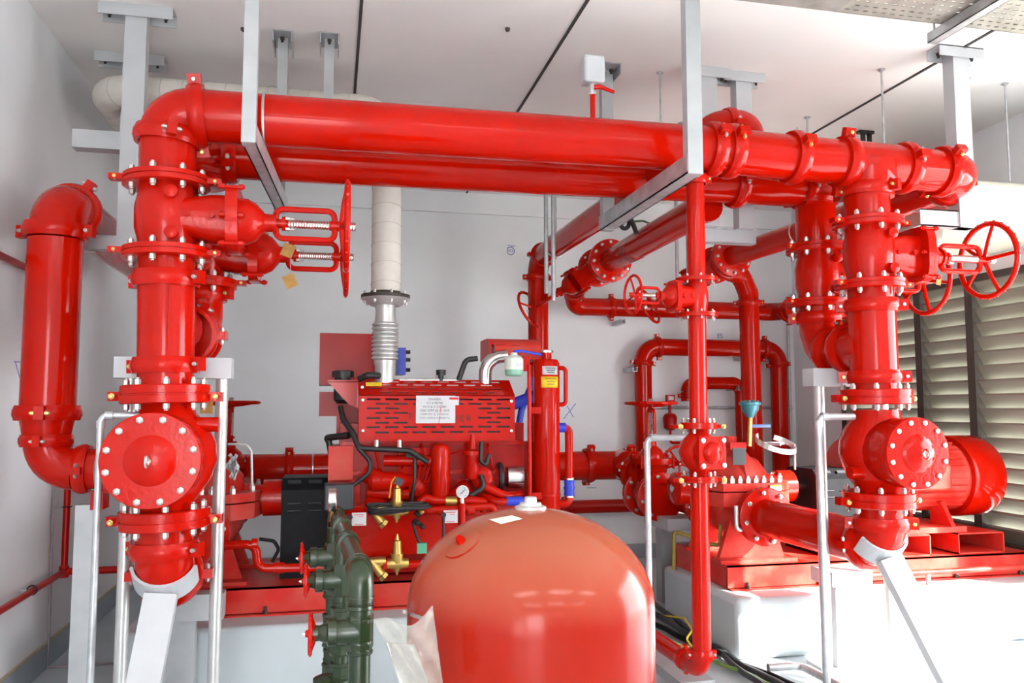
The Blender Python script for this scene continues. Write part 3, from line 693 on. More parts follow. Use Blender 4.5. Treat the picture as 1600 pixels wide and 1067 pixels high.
for a in (.6, 2.0): b.bar(pc+V((.12*math.cos(a), .1*math.sin(a), 0)), pc+V((.12*math.cos(a+2.5), .1*math.sin(a+2.5), 0)), .006, .018)
b.cyl(pc+V((.11, -.03, 0)), pc+V((.11, -.03, -.16)), .006, n=8)
tag(b.build('strap_hoop', ALU, None, pc), 'bent silver strap bracket resting over the electric pump casing', 'bracket')
c = aY(1155, 713, 4.5); tag(MB().box(c, (.085, .006, .10)).build('name_plate', DARK, None, c), 'dark metal name plate left of the electric pump casing', 'plate')
c = aY(1212, 762, 4.48); t = T('sticker', 'white and yellow sticker on front of the electric pump split flange', 'sticker', c); MB().box(c, (.075, .003, .034)).build('paper', PAPER, t); MB().box(c+Z*.012-Y*.001, (.073, .003, .008)).build('stripe', YEL, t)
b = MB(); p0 = aY(1150, 790, 4.40); b.tube(path([p0, p0-Z*.14, p0-Z*.145+X*.2+Y*.05], .03), .012, 10); tag(b.build('drain_tube', ALU, None, p0), 'bent silver drain tube beside the electric pump foot', 'pipe')
b = MB(); b.tube(path([aY(1052, 832, 4.9), aY(1056, 832, 4.9)+X*.02, aY(1110, 850, 4.75), aY(1125, 852, 4.72), aY(1126, 800, 4.72)], .02), .013, 10); b.tube([aY(1053, 833, 4.9), aY(1053, 890, 4.9)], .013, 10)
tag(b.build('drain_pipe', mat('yellow_brown_pipe', (.34, .26, .04), .5, var=.3), None, aY(1053, 890, 4.9)), 'yellow brown drain pipe left of the electric pump', 'pipe')
# coupling guards
def guard(label, x0, x1, y0, y1, z1):
    t = T('coupling_guard', label, 'guard', ((x0+x1)/2, (y0+y1)/2, .47)); b = MB()
    b.prism([V((x0, y0, .47)), V((x0, y0, z1-.06)), V((x0, y0+.06, z1)), V((x0, y1-.06, z1)), V((x0, y1, z1-.06)), V((x0, y1, .47))], (x1-x0, 0, 0)); b.build('shell', BLKP, t)
    for z in (z1-.14, z1-.18):
        for k in (.27, .72):
            x = x0+(x1-x0)*k; MB().prism([V((x-.035, y0, z)), V((x+.035, y0, z)), V((x+.035, y0-.012, z+.008)), V((x-.035, y0-.012, z+.008))], (0, 0, .004)).build('vent_louvre', DARK, t)
    for k in (.27, .72):
        x = x0+(x1-x0)*k; MB().box((x, y0+.03, z1-.02), (.07, .02, .012), Matrix.Rotation(.78, 3, 'X')).build('vent_louvre', DARK, t)
guard('black coupling guard between diesel pump and engine', -.255, -.01, 4.62, 5.0, 1.0)
guard('black coupling guard between electric pump and motor', 2.98, 3.24, 4.6, 5.0, 1.0)
# ------------------------------------------------------------------ electric motor
mx0, mx1, my, mz, mr = 3.30, 4.36, 4.80, .93, .235
t = T('electric_motor', 'big red finned electric motor beside the louvred wall', 'motor', (3.8, my, .6))
b = MB(); b.lathe((mx0+.1, my, mz), X, [(0, mr*.97), (.7, mr*.97)], 40)
b.build('housing', REDS, t)
for k in range(26):                                        # cooling fins
    th = -.75+k*(math.pi+1.5)/25; d = V((0, -math.cos(th), math.sin(th)))
    MB().bar((V((mx0+.14, my, mz))+d*(mr+.004)), (V((mx0+.74, my, mz))+d*(mr+.004)), .006, .03, d).build('fin', REDS, t)
b = MB(); b.lathe((mx0+.78, my, mz), X, [(0, mr*1.12), (.02, mr*1.15), (.2, mr*1.15), (.255, mr*1.05), (.28, mr*.7), (.28, .02)], 40); b.build('fan_cowl', RED, t)
b = MB(); b.lathe((mx0, my, mz), X, [(-.04, .08), (0, mr*.8), (.02, mr*1.1), (.1, mr*1.12), (.115, mr*1.0)], 40); dn = b.build('drive_end_bell', REDS, t)
for k in range(6): MB().bar(V((mx0+.05, my-mr*1.12*math.cos(.15+.1*k), mz-mr*1.12*math.sin(.15+.1*k))), V((mx0+.11, my-mr*1.12*math.cos(.15+.1*k), mz-mr*1.12*math.sin(.15+.1*k))), .01, .008, Z).build('vent_slot', BLACK, dn)
b = MB(); b.bb((mx0+.14, my-.3, .60), (mx0+.66, my+.3, .635))
for x in (mx0+.22, mx0+.56):
    for s_ in (-1, 1): b.prism([V((x, my+s_*.29, .635)), V((x, my+s_*.1, .635)), V((x, my+s_*.1, .80)), V((x, my+s_*.2, .78))], (.03, 0, 0))
b.build('foot', REDS, t)
b = MB(); b.bb((mx0+.2, my-.36, mz-.06), (mx0+.52, my-.2, mz+.10)); o = b.build('terminal_box', REDS, t)
md = o.modifiers.new('bevel', 'BEVEL'); md.width = .015; md.segments = 2
t = T('motor_pedestal', 'red hollow box sections under the electric motor', 'pedestal', (3.8, my, .47))
for x0, x1 in ((3.36, 3.66), (3.86, 4.2)):
    for q in ((x0, .47, x1, .478), (x0, .592, x1, .60), (x0, .47, x0+.008, .6), (x1-.008, .47, x1, .6)):
        MB().bb((q[0], my-.34, q[1]), (q[2], my+.34, q[3])).build('plate', REDS, t)
t = T('rail_pipe', 'thin dusty red pipe along the front of the electric base frame', 'pipe', (3.4, 4.3, .40))
MB().cyl((2.95, 4.3, .405), (4.46, 4.3, .41), .017, n=10).build('pipe', REDS, t)
for x in (3.5, 4.3): MB().box((x, 4.3, .37), (.02, .02, .075)).build('clip', GALV, t)

# ------------------------------------------------------------------ diesel engine
ey = 4.80
t = EN = T('diesel_engine', 'red diesel engine with slotted manifold guard and signboard on front', 'engine', (.55, ey, .47))
MB().bb((.05, 4.56, .62), (1.08, 5.05, 1.30)).build('engine_block', REDD, t)
b = MB(); b.prism([V((.1, 4.6, .62)), V((.3, 4.6, .48)), V((.95, 4.6, .48)), V((1.05, 4.6, .62))], (0, .4, 0)); b.build('oil_sump', REDD, t)
b = MB(); b.lathe((-.01, ey, .93), X, [(0, .25), (.17, .25), (.19, .2)], 28); b.bb((-.01, 4.5, 1.0), (.12, 4.75, 1.18)); b.build('flywheel_housing', REDS, t)
for i in range(6): MB().bb((.2+.14*i, 4.6, 1.3), (.31+.14*i, 4.95, 1.42)).build('rocker_cover', REDD, t)
MB().bb((.0, 4.46, .60), (1.2, 4.50, .86)).build('side_skirt', REDV, t)
# manifold guard with real slots
gx0, gx1, gy, gz0, gz1 = .142, 1.0, 4.45, 1.205, 1.455
gd = MB(); zr = aY(700, 620, gy).z
rows = [624, 631, 638, 645, 653, 660, 667, 675]
def Zg(y): return aY(690, y, gy).z
def Xg(x): return aY(x, 650, gy).x
h = .0048; zz = gz1
for i, y in enumerate(rows):
    zc_ = Zg(y); gd.bb((gx0, gy, zc_+h), (gx1, gy+.004, zz)); zz = zc_-h
    off = 0 if i % 2 == 0 else 14; xs = gx0
    for k in range(9):
        a_, b_ = 573+off+29*k, 573+off+29*k+21
        if b_ > 800: break
        if (645 < b_ and a_ < 738 and y in (638, 645, 653, 660)) or (y in (645, 660) and 640 < b_ and a_ < 738): continue
        gd.bb((xs, gy, zc_-h), (Xg(a_), gy+.004, zc_+h)); xs = Xg(b_)
    gd.bb((xs, gy, zc_-h), (gx1, gy+.004, zc_+h))
gd.bb((gx0, gy, gz0), (gx1, gy+.004, zz))
# sloping top with slots
y1s, z1s = 4.60, 1.545
def slope(f): return V((0, gy+(y1s-gy)*f, gz1+(z1s-gz1)*f))
def sbar(f0, f1, xa, xb):
    p, q = slope(f0), slope(f1); gd.hexa([V((xa, p.y, p.z)), V((xb, p.y, p.z)), V((xb, q.y, q.z)), V((xa, q.y, q.z)), V((xa, p.y, p.z-.004)), V((xb, p.y, p.z-.004)), V((xb, q.y, q.z-.004)), V((xa, q.y, q.z-.004))])
ff = 0.
for i, f in enumerate((.18, .42, .66, .86)):
    sbar(ff, f-.05, gx0, gx1); xs = gx0; off = 0 if i % 2 else 14
    for k in range(9):
        a_, b_ = 580+off+27*k, 580+off+27*k+18
        if b_ > 797: break
        sbar(f-.05, f+.05, xs, Xg(a_)); xs = Xg(b_)
    sbar(f-.05, f+.05, xs, gx1); ff = f+.05
sbar(ff, 1, gx0, gx1)
for x in (gx0, gx1): gd.prism([V((x, gy, gz0)), V((x, gy, gz1)), V((x, y1s, z1s)), V((x, y1s, gz0))], (.003, 0, 0))
go = gd.build('manifold_guard', RED, t, sharp=20)
b = MB(); b.prism([V((gx0+.02, gy+.035, gz0+.01)), V((gx0+.02, gy+.035, gz1-.03)), V((gx0+.02, y1s, z1s-.035)), V((gx0+.02, y1s, gz0+.01))], (gx1-gx0-.04, 0, 0)); b.build('slot_shade_backing', DARK, t)  # dark box added inside the guard so its slots look shaded
for x, y in ((567, 625), (567, 673), (799, 627), (799, 673), (566, 605)): bolt(go, aY(x, y, gy), -Y, .009, .006, .001, STEEL)
text('F I', .045, INK, go, aY(645, 651, gy)-Y*.002, X, Z); text('V E R', .045, INK, go, aY(722, 654, gy)-Y*.002, X, Z)
c = aY(584, 602, 4.48); MB().box(c+V((0, -.01, .006)), (.085, .003, .03), Matrix.Rotation(-.9, 3, 'X')).build('yellow_sticker', YEL, go)
# paper notice taped over guard
pa, pb = aY(650, 618, gy), aY(711, 661, gy); pc = (pa+pb)/2; pw, ph_ = pb.x-pa.x, pa.z-pb.z
sg = T('paper_notice', 'white printed paper notice taped on the slotted engine guard', 'notice', pc-Y*.004)
MB().box(pc-Y*.004, (pw, .002, ph_)).build('sheet', PAPER, sg)
c = aY(709, 626, gy); MB().box(c-Y*.006, (.055, .002, .048)).build('corner_label', PAPER, sg); MB().box(c-Y*.0075+Z*.012, (.05, .001, .012)).build('red_stamp', INKR, sg)
for i, (s_, hh) in enumerate((('DHABIA', .019), ('S.O # 400766', .016), ('W.O # 21222285', .018), ('1500 GPM @ 11 BAR', .0185), ('PUMP PKT SL. # 1003535', .0145), ('ITEM CODE # 210800071A', .0145))):
    text(s_, hh, INKG, sg, V((pc.x-.006, gy-.0055, pa.z-.02-.0205*i)), X, Z)
MB().bar(V((pc.x+.018, gy-.0065, pb.z)), V((pc.x+.03, gy-.0065, pa.z-.05)), .0025, .001, Y).build('red_thread', INKR, sg)
# smaller engine castings
for i in range(6):
    x = .24+.125*i
    MB().tube(path([V((x, 4.56, 1.20)), V((x, 4.50, 1.16)), V((x+.02, 4.50, 1.06)), V((x+.04, 4.56, 1.02))], .03), .008, 8).build('injector_pipe', REDV, t)
    MB().bb((x-.05, 4.535, .88), (x+.04, 4.56, .99)).build('side_cover', REDV, t)
    for dx in (-.035, .025): bolt(t, V((x+dx, 4.535, .975)), -Y, .009, .008, .002, REDV, 'cover_bolt')
for z in (.86, 1.03, 1.19): MB().bb((.06, 4.53, z-.012), (1.07, 4.565, z+.012)).build('block_rail', REDV, t)
for i in range(9): bolt(t, V((.1+.115*i, 4.53, .86)), -Y, .01, .009, .002, REDV, 'rail_bolt')
b = MB(); b.lathe((.2, 4.47, .99), X, [(0, .03), (.02, .05), (.18, .05), (.2, .035), (.26, .035)], 18); b.build('starter_motor', REDV, t)
b = MB(); b.lathe((.82, 4.50, 1.0), -Y, [(0, .06), (.03, .06), (.04, .04), (.05, .04)], 20); b.build('water_pump', REDV, t)
MB().tube(path([V((.82, 4.46, 1.0)), V((.82, 4.43, .96)), V((.95, 4.44, .90)), V((1.05, 4.5, .90))], .04), .024, 12).build('water_pipe', REDV, t)
b = MB(); b.lathe((.46, 4.5, .955), -Y, [(0, .045), (.05, .045), (.06, .03)], 16); b.build('fuel_pump', REDV, t)
for i in range(4): MB().tube(path([V((.46+.02*i, 4.45, .98)), V((.48+.03*i, 4.44, 1.08+.01*i)), V((.36+.12*i, 4.52, 1.15))], .03), .005, 6).build('fuel_line', REDV, t)
# shelf bracket, control boxes and tank
b = MB(); b.prism([aY(512, 596, 4.6), aY(563, 596, 4.6), aY(563, 640, 4.6), aY(545, 632, 4.6)], (0, .01, 0)); b.bb(aY(512, 597, 4.6), aY(563, 594, 4.6)+Y*.25); b.build('bracket', RED, t)
p = aY(536, 586, 4.7); b = MB(); b.lathe(p-Z*.08, Z, [(0, .02), (.03, .045), (.07, .045), (.07, .062), (.1, .062), (.105, .05)], 20); b.lathe(p-Z*.16, Z, [(0, .03), (.02, .05), (.08, .05)], 20); b.build('breather', BLACK, t)
for nm, (x0, y0, x1, y1, Y_, dep, m_) in (('panel_box', (500, 520, 588, 602, 5.0, .25, REDD)), ('side_box', (499, 612, 560, 650, 4.9, .2, REDD)), ('side_plate', (526, 648, 562, 680, 4.85, .02, REDD))):
    MB().bb(aY(x0, y0, Y_), aY(x1, y1, Y_)+Y*dep).build(nm, m_, t)
b = MB(); b.bb(aY(622, 543, 5.0), aY(634, 585, 5.0)+Y*.2); o = b.build('blue_box', BLUE, t)
for y in (550, 562, 578): MB().cyl(aY(634, y, 5.05), aY(641, y, 5.05), .012, n=10).build('knob', BLACK, o)
# engine fittings
p, q = aY(688, 693, 4.42), aY(688, 775, 4.42); b = MB(); b.lathe(q, Z, [(0, .045), (.01, .05), ((p-q).z-.04, .051), ((p-q).z-.012, .042), ((p-q).z, .02)], 20); lab(b.build('oil_filter', RED, t), 'round topped red oil filter')
p, q = aY(738, 710, 4.45), aY(738, 748, 4.45); b = MB(); b.lathe(q, Z, [(0, .03), (.01, .036), ((p-q).z, .036), ((p-q).z, .055), ((p-q).z+.02, .055), ((p-q).z+.03, .02), ((p-q).z+.11, .012)], 16); b.build('fuel_filter', REDV, t)
for (a_, b_, r_) in (((570, 740), (600, 752), .045), ((575, 770), (640, 772), .03), ((575, 790), (600, 795), .05), ((700, 780), (735, 760), .04), ((600, 720), (680, 720), .03)):
    MB().cyl(aY(*a_, 4.5), aY(*b_, 4.46), r_, n=16).build('engine_fitting', REDV, t)
MB().bb(aY(622, 700, 4.5), aY(672, 742, 4.5)+Y*.06).build('cover_plate', REDV, t)
p = aY(642, 712, 4.49); b = MB(); b.lathe(p, -Y, [(0, .032), (.02, .032), (.02, .02), (.03, .02)], 18); b.bar(p-Y*.035-X*.03, p-Y*.035+X*.03, .016, .012); b.build('filler_cap', BLACK, t)
p = aY(802, 745, 4.55); b = MB(); b.lathe(p, X, [(-.05, .05), (-.04, .065), (.05, .065), (.06, .05)], 24); b.build('alternator', STEEL, t)
MB().torus(p-X*.08, X, .07, .016, 24, 8).build('pulley', BLACK, t)
MB().bb(aY(800, 690, 4.6), aY(838, 790, 4.6)+Y*.1).build('front_cover', REDD, t)
# exhaust manifold turbo elbow, air filter
b = MB(); b.tube(path([aY(758, 600, 4.6), aY(758, 560, 4.6), aY(792, 556, 4.6)], .1), .038, 18); b.build('air_pipe', STEEL, t)
a0, a1 = aY(765, 527, 4.6), aY(846, 562, 4.6); b = MB(); n = 12; poly = []
for k in range(n+1):
    th = math.pi*(1-k/n*.5); poly.append(V((a0.x, 4.6+.10+.10*math.cos(th), a0.z-.06+.06*math.sin(th))))
poly += [V((a0.x, 4.9, a0.z)), V((a0.x, 4.9, a1.z)), V((a0.x, 4.6, a1.z))]
b.prism(poly, (a1.x-a0.x, 0, 0)); ab = b.build('air_filter_box', REDS, t)
for x, y in ((782, 538), (806, 540), (784, 550), (808, 552)): MB().box(aY(x, y, 4.6)-Y*.0, (.05, .006, .005)).build('slot', REDD, ab)
MB().cyl(aY(768, 548, 4.62)-X*.002, aY(768, 548, 4.62)+X*.01, .04, n=20).build('inlet', BLACK, ab)
# black hoses
def hose(nm, m_, pts, r_, parent=t, R=.05):
    return MB().tube(path(pts, R, 6), r_, 10).build(nm, m_, parent)
hose('hose', BLACK, [aY(562, 592, 4.55), aY(575, 586, 4.5), aY(592, 587, 4.55)], .018, R=.02)
hose('coolant_hose', BLACK, [aY(716, 595, 4.6), aY(728, 562, 4.6), aY(746, 560, 4.6)], .016, R=.04)
MB().cyl(aY(624, 594, 4.6), aY(718, 594, 4.6), .011, n=10).build('coolant_rail', ALU, t)
b = MB(); p = aY(689, 586, 4.6); b.lathe(p-Z*.035, Z, [(0, .014), (.035, .016), (.035, .026), (.065, .028)], 12); b.build('rail_cap', BLACK, t)
hose('hose', BLACK, [aY(532, 636, 4.55), aY(536, 655, 4.5), aY(552, 678, 4.45), aY(560, 700, 4.42), aY(600, 702, 4.4), aY(640, 704, 4.4), aY(668, 722, 4.42)], .015, R=.04)
hose('hose', BLACK, [aY(520, 725, 4.6), aY(514, 690, 4.6), aY(510, 684, 4.6), aY(545, 680, 4.5)], .018, R=.03)
hose('hose', BLACK, [aY(560, 700, 4.42), aY(580, 722, 4.4), aY(576, 740, 4.4), aY(552, 758, 4.4)], .012, R=.05)
hose('hose', BLACK, [aY(648, 715, 4.42), aY(648, 750, 4.4), aY(642, 790, 4.42)], .01, R=.2)
hose('hose', BLACK, [aY(752, 690, 4.4), aY(751, 720, 4.4), aY(759, 728, 4.4), aY(764, 710, 4.42)], .012, R=.02)
hose('hose', BLACK, [aY(752, 742, 4.42), aY(757, 762, 4.4), aY(735, 774, 4.4)], .014, R=.04)
for x in (588, 624): b = MB(); p = aY(x, 696, 4.41); b.lathe(p-Z*.02, Z, [(0, .014), (.05, .012)], 8); b.build('hose_clip', BOLT, t)
hose('blue_hose', BLUE, [aY(800, 632, 4.7), aY(836, 618, 4.7)], .035, R=.02)
hose('blue_hose', BLUE, [aY(806, 690, 4.72), aY(815, 640, 4.72), aY(835, 590, 4.7)], .02, R=.1)
# tall heat exchanger
xh = aY(854, 700, 4.5).x; z0, z1 = aY(854, 797, 4.5).z, aY(854, 562, 4.5).z
t = T('heat_exchanger', 'tall red cylinder heat exchanger with white and yellow warning labels', 'heat exchanger', (xh, 4.5, z0))
hr = .076
b = MB(); b.lathe((xh, 4.5, z0), Z, [(0, hr*.9), (.01, hr), (z1-z0-.02, hr), (z1-z0, hr*.86), (z1-z0, .03), (z1-z0+.04, .03)], 32); b.build('shell', RED, t)
MB().lathe((xh, 4.5, z1+.04), Z, [(0, .04), (.012, .04), (.016, .03)], 20).build('filler_cap', STEEL, t)
p = aY(878, 575, 4.5); q = aY(878, 632, 4.5); MB().tube(path([V((xh+hr*.9, 4.5, p.z)), V((xh+.115, 4.5, p.z)), V((xh+.115, 4.5, q.z)), V((xh+hr*.9, 4.5, q.z))], .035), .013, 12).build('handle', RED, t)
for y in (641, 772): z = aY(854, y, 4.5).z; o = MB().lathe((xh, 4.5, z-.006), Z, [(0, hr*1.02), (.0, hr*1.03), (.012, hr*1.03), (.012, hr*1.02)], 32, False).build('clamp_band', REDV, t); MB().bb((xh-.11, 4.42, z-.018), (xh-.05, 4.47, z+.018)).build('clamp_lug', REDV, o)
zp = aY(885, 668, 4.5).z; zq_ = aY(885, 787, 4.5).z; xo = aY(889, 700, 4.5).x
MB().tube(path([V((xh+.06, 4.5, zp)), V((xo, 4.5, zp)), V((xo, 4.5, zq_)), V((xh+.06, 4.5, zq_))], .045), .023, 14).build('outlet_pipe', RED, t)
MB().lathe((xh+.07, 4.5, zp), X, [(0, .028), (.04, .028)], 14).build('blue_sleeve', BLUE, t)
zs_ = aY(889, 762, 4.5).z; MB().lathe((xo, 4.5, zs_-.045), Z, [(0, .026), (.005, .031), (.03, .028), (.045, .033), (.06, .028), (.085, .031), (.09, .026)], 16).build('blue_sleeve', BLUE, t)
for dz in (-.05, .05): MB().lathe((xo, 4.5, zs_+dz-.004), Z, [(0, .03), (.01, .03)], 14).build('hose_clamp', STEEL, t)
def curved_label(nm, y0, y1, x0, x1, m_):
    za, zb_ = aY(854, y0, 4.5).z, aY(854, y1, 4.5).z; b = MB(); n = 10; i0 = len(b.v)
    for k in range(n+1):
        th = math.radians(x0+(x1-x0)*k/n)
        for z in (za, zb_): b.v.append(V((xh+(hr+.0012)*math.sin(th), 4.5-(hr+.0012)*math.cos(th), z)))
    for k in range(n): b.f.append((i0+2*k, i0+2*k+1, i0+2*k+3, i0+2*k+2))
    o = b.build(nm, m_, t); md = o.modifiers.new('solid', 'SOLIDIFY'); md.thickness = .0006; return o, za, zb_
for nm, y0, y1, m_, lines, ik in (('warning_label', 573, 586, PAPER, ('WARNING', '', ''), INK), ('warning_label', 589, 606, YEL, ('WARNING', '', ''), mat('brown_ink', (.25, .09, .01), .6))):
    o, za, zb_ = curved_label(nm, y0, y1, -32 if m_ is PAPER else -38, 40 if m_ is PAPER else 44, m_)
    lab(o, 'white warning label' if m_ is PAPER else 'yellow warning label')
    for i, s_ in enumerate(lines):
        if not s_: MB().box(V((xh+.006, 4.5-hr-.0018, za-.012-.0155*i*(1 if m_ is YEL else .75))), (.062-.01*i, .001, .0045)).build('print_line', ik, o); continue
        text(s_, .014, ik, o, V((xh+.006, 4.5-hr-.0022, za-.012-.0155*i*(1 if m_ is YEL else .75))), X, Z)
t = T('support_rod', 'thin red upright rod between engine and heat exchanger', 'rod', aY(828, 800, 4.42))
MB().cyl(aY(828, 800, 4.42), aY(827, 570, 4.42), .012, n=10).build('rod', RED, t); MB().bb(aY(818, 556, 4.42), aY(828, 580, 4.42)+Y*.02).build('bracket', RED, t)
# coolant bottle
cb = aY(803, 572, 4.38); t = T('coolant_bottle', 'white translucent coolant bottle hung beside the heat exchanger', 'bottle', cb-Z*.06)
b = MB(); b.lathe(cb-Z*.055, Z, [(0, .04), (.008, .05), (.035, .052)], 20); b.build('coolant', COOL, t)
b = MB(); b.lathe(cb-Z*.02, Z, [(0, .052), (.06, .052), (.075, .04), (.08, .02), (.095, .018)], 20); b.build('shell', BOTT, t)
MB().box(cb+V((.02, -.053, .005)), (.04, .003, .025)).build('label', PAPER, t)
hose('blue_tube', BLUE, [cb+Z*.08, cb+Z*.085+X*.04, aY(845, 554, 4.45)], .008, t, R=.02)
# exhaust bellows and lagged stack
xs_, ys_ = .29, 4.62
t = T('exhaust_bellows', 'silver ribbed exhaust bellows rising from engine to the lagged stack', 'exhaust', (xs_, ys_, 1.55))
zb0, zb1, zt0 = aY(603, 545, ys_).z, aY(603, 505, ys_).z, aY(603, 460, ys_).z
b = MB(); b.lathe((xs_, ys_, 1.50), Z, [(0, .056), (aY(603, 572, ys_).z-1.5, .056), (aY(603, 568, ys_).z-1.5, .062), (aY(603, 563, ys_).z-1.5, .062)], 24); b.build('tail_pipe', ALU, t)
prof = []; za, zb_ = aY(603, 563, ys_).z, aY(603, 504, ys_).z
for i in range(9):
    f0 = za+(zb_-za)*i/9; f1 = (zb_-za)/9; prof += [(f0-1.5+f1*q, .058+.018*math.sin(math.pi*q)**.7) for q in (0.02, .2, .4, .6, .8, .98)]
b = MB(); b.lathe((xs_, ys_, 1.5), Z, prof, 28); b.build('bellows', ALU, t)
b = MB(); zk = aY(603, 470, ys_).z; b.lathe((xs_, ys_, zb_), Z, [(0, .06), (.05, .055), (.1, .058), (zk-zb_-.03, .085), (zk-zb_, .13), (zk-zb_+.012, .14)], 32); b.build('cone', ALU, t)
zf = zk+.012; b = MB(); b.lathe((xs_, ys_, zf), Z, [(0, .138), (.02, .138), (.022, .09), (.04, .085)], 32); fo = b.build('flange', RUST, t)
for k in range(8): th = k*math.pi/4+.2; stud(fo, V((xs_+.12*math.cos(th), ys_+.12*math.sin(th), zf+.004)), Z, .036, .009, ALU)
zh = aY(350, 154, ys_).z; xe = aY(158, 165, ys_).x
t = T('lagged_exhaust', 'white cloth wrapped exhaust pipe rising then running left below ceiling', 'exhaust', (xs_, ys_, zf))
pts = path([V((xs_, ys_, zf+.02)), V((xs_, ys_, zh)), V((xe, ys_, zh)), V((xe, 7.2, zh))], .16, 10)
MB().tube(pts, .083, 24).build('pipe', WRAP, t)
dist = 0.; 
dense = []
for p, q in zip(pts, pts[1:]):
    n = max(1, int((q-p).length/.01)); dense += [p.lerp(q, i/n) for i in range(n)]
for i in range(6, len(dense)-10, 11):                      # seams of the wrapped tape
    p = dense[i]; a_ = (dense[i+1]-dense[i-1]).normalized(); u, w_ = perp(a_); tilt = (a_+u*.18).normalized()
    if p.y > 5.6: break
    MB().torus(p, tilt, .0838, .0022, 24, 5).build('wrap_seam', mat('seam_shade', (.55, .51, .46), .9) if 'seam_shade' not in MATS else MATS['seam_shade'], t)
# ------------------------------------------------------------------ cooling-water loop in front of the engine
Yw = 4.36
t = T('cooling_loop', 'red pipe cooling loop with brass regulators before the engine', 'pipe', aY(650, 860, Yw))
MB().tube(path([aY(575, 800, Yw), aY(700, 796, Yw), aY(772, 790, Yw), aY(772, 830, Yw)], .03), .02, 12).build('pipe', RED, t)
MB().tube(path([aY(655, 786, Yw+.03), aY(665, 778, Yw+.03), aY(680, 782, Yw+.03), aY(740, 782, Yw+.03), aY(757, 784, Yw+.03), aY(757, 800, Yw+.03)], .02), .024, 12).build('pipe', RED, t)
MB().tube([aY(590, 884, Yw), aY(740, 878, Yw)], .02, 12).build('pipe', RED, t)
for x in (660, 690, 715, 735): MB().lathe(aY(x, 797, Yw)-X*.02, X, [(0, .026), (.04, .026)], 10).build('pipe_socket', RED, t)
for y in (748, 782, 800): pass
MB().lathe(aY(696, 783, Yw+.02), X, [(0, .026), (.06, .026)], 10).build('brass_joint', BRASS, t)
for yy, nm in ((800, 'upper brass pressure regulator'), (882, 'lower brass pressure regulator')):
    k = yy-800
    b = MB(); p = aY(620, yy-2, Yw-.02)
    b.lathe(p-X*.06, X, [(0, .022), (.02, .026), (.04, .03), (.08, .03), (.1, .026), (.12, .022)], 14)
    b.lathe(p, Z, [(-.06, .006), (-.045, .01), (-.03, .022), (0, .03), (.04, .034), (.05, .034), (.05, .026), (.115, .022), (.12, .012), (.15, .006)], 18)
    lab(b.build('regulator', BRASS, t), nm)
    b = MB(); p = aY(578, yy-4, Yw-.02); b.lathe(p, X, [(0, .022), (.05, .026), (.08, .024)], 14); b.tube([p+X*.01, aY(597, yy+16, Yw-.04)], [.024, .024], 12); b.lathe(aY(597, yy+16, Yw-.04), V((.7, 0, -.7)), [(0, .027), (.02, .027)], 6); b.build('strainer', BRASS, t)
    MB().lathe(aY(601, yy-1, Yw-.02)-X*.01, X, [(0, .028), (.022, .028)], 6).build('red_union', RED, t)
hose('blue_sleeve', BLUE, [aY(791, 783, Yw+.05), aY(817, 783, Yw+.05)], .026, t, .01)
MB().tube(path([aY(757, 774, Yw+.1), aY(775, 784, Yw+.05), aY(835, 783, Yw+.05)], .03), .022, 12).build('pipe', RED, t)
# coil of black cable tied over the regulator
t2 = T('cable_coil', 'coil of black cable tied over the upper brass regulator', 'cable', aY(620, 793, Yw-.05))
for k in range(6):
    c = aY(620, 790+k*1.2, Yw-.06); pts = [c+V((.155*math.cos(a)+.004*k, .035*math.sin(a)-.004*k, .016*math.sin(a+.5*k)+.007*math.cos(2*a+k))) for a in np.linspace(0, 6.283, 26)[:-1]]
    MB().tube(pts, .006, 8, True).build('loop', BLACK, t2)
for (x, y) in ((650, 800), (655, 795), (648, 812), (656, 818)): MB().lathe(aY(x, y, Yw-.08), V((.5, -.6, -.6)), [(0, .013), (.03, .013), (.034, .008)], 8).build('plug', BLACK if y != 795 else BRASS, t2)
hose('orange_wire', mat('orange_wire', (.75, .25, .02), .5), [aY(608, 778, Yw-.05), aY(612, 752, Yw-.05), aY(618, 745, Yw-.04)], .004, t2, .02)
hose('plug_lead', BLACK, [aY(645, 815, Yw-.05), aY(650, 835, Yw-.05), aY(657, 850, Yw-.05)], .008, t2)
MB().bb(aY(652, 849, Yw-.06), aY(666, 863, Yw-.03)).build('green_connector', mat('green_plastic', (.08, .35, .2), .5), t2)
c = aY(623, 752, Yw-.04); MB().box(c, (.04, .03, .035), Matrix.Rotation(.4, 3, 'Y')).build('coil_plug', DARK, t2)
# gauge
g = aY(722, 768, Yw-.03); t = T('pressure_gauge', 'round silver pressure gauge with white dial on the engine loop', 'gauge', g-Z*.08)
b = MB(); b.lathe(g, -Y, [(-.02, .03), (0, .033), (.012, .036), (.016, .034)], 28); b.lathe(g-Z*.03, -Z, [(0, .01), (.035, .012)], 8); b.build('case', STEEL, t)
MB().lathe(g-Y*.0155, -Y, [(0, .031), (.002, .031)], 28).build('dial', PAPER, t); MB().bar(g-Y*.019-X*.012-Z*.012, g-Y*.019+X*.014+Z*.014, .0025, .002, Y).build('needle', INK, t)
for k in range(9):
    a = math.radians(225-k*33.75); MB().bar(g-Y*.0185+V((math.cos(a), 0, math.sin(a)))*.023, g-Y*.0185+V((math.cos(a), 0, math.sin(a)))*.029, .0018, .001, Y).build('tick', INK, t)
MB().tube([g-Z*.06, g-Z*.2], .02, 12).build('stem', RED, t)
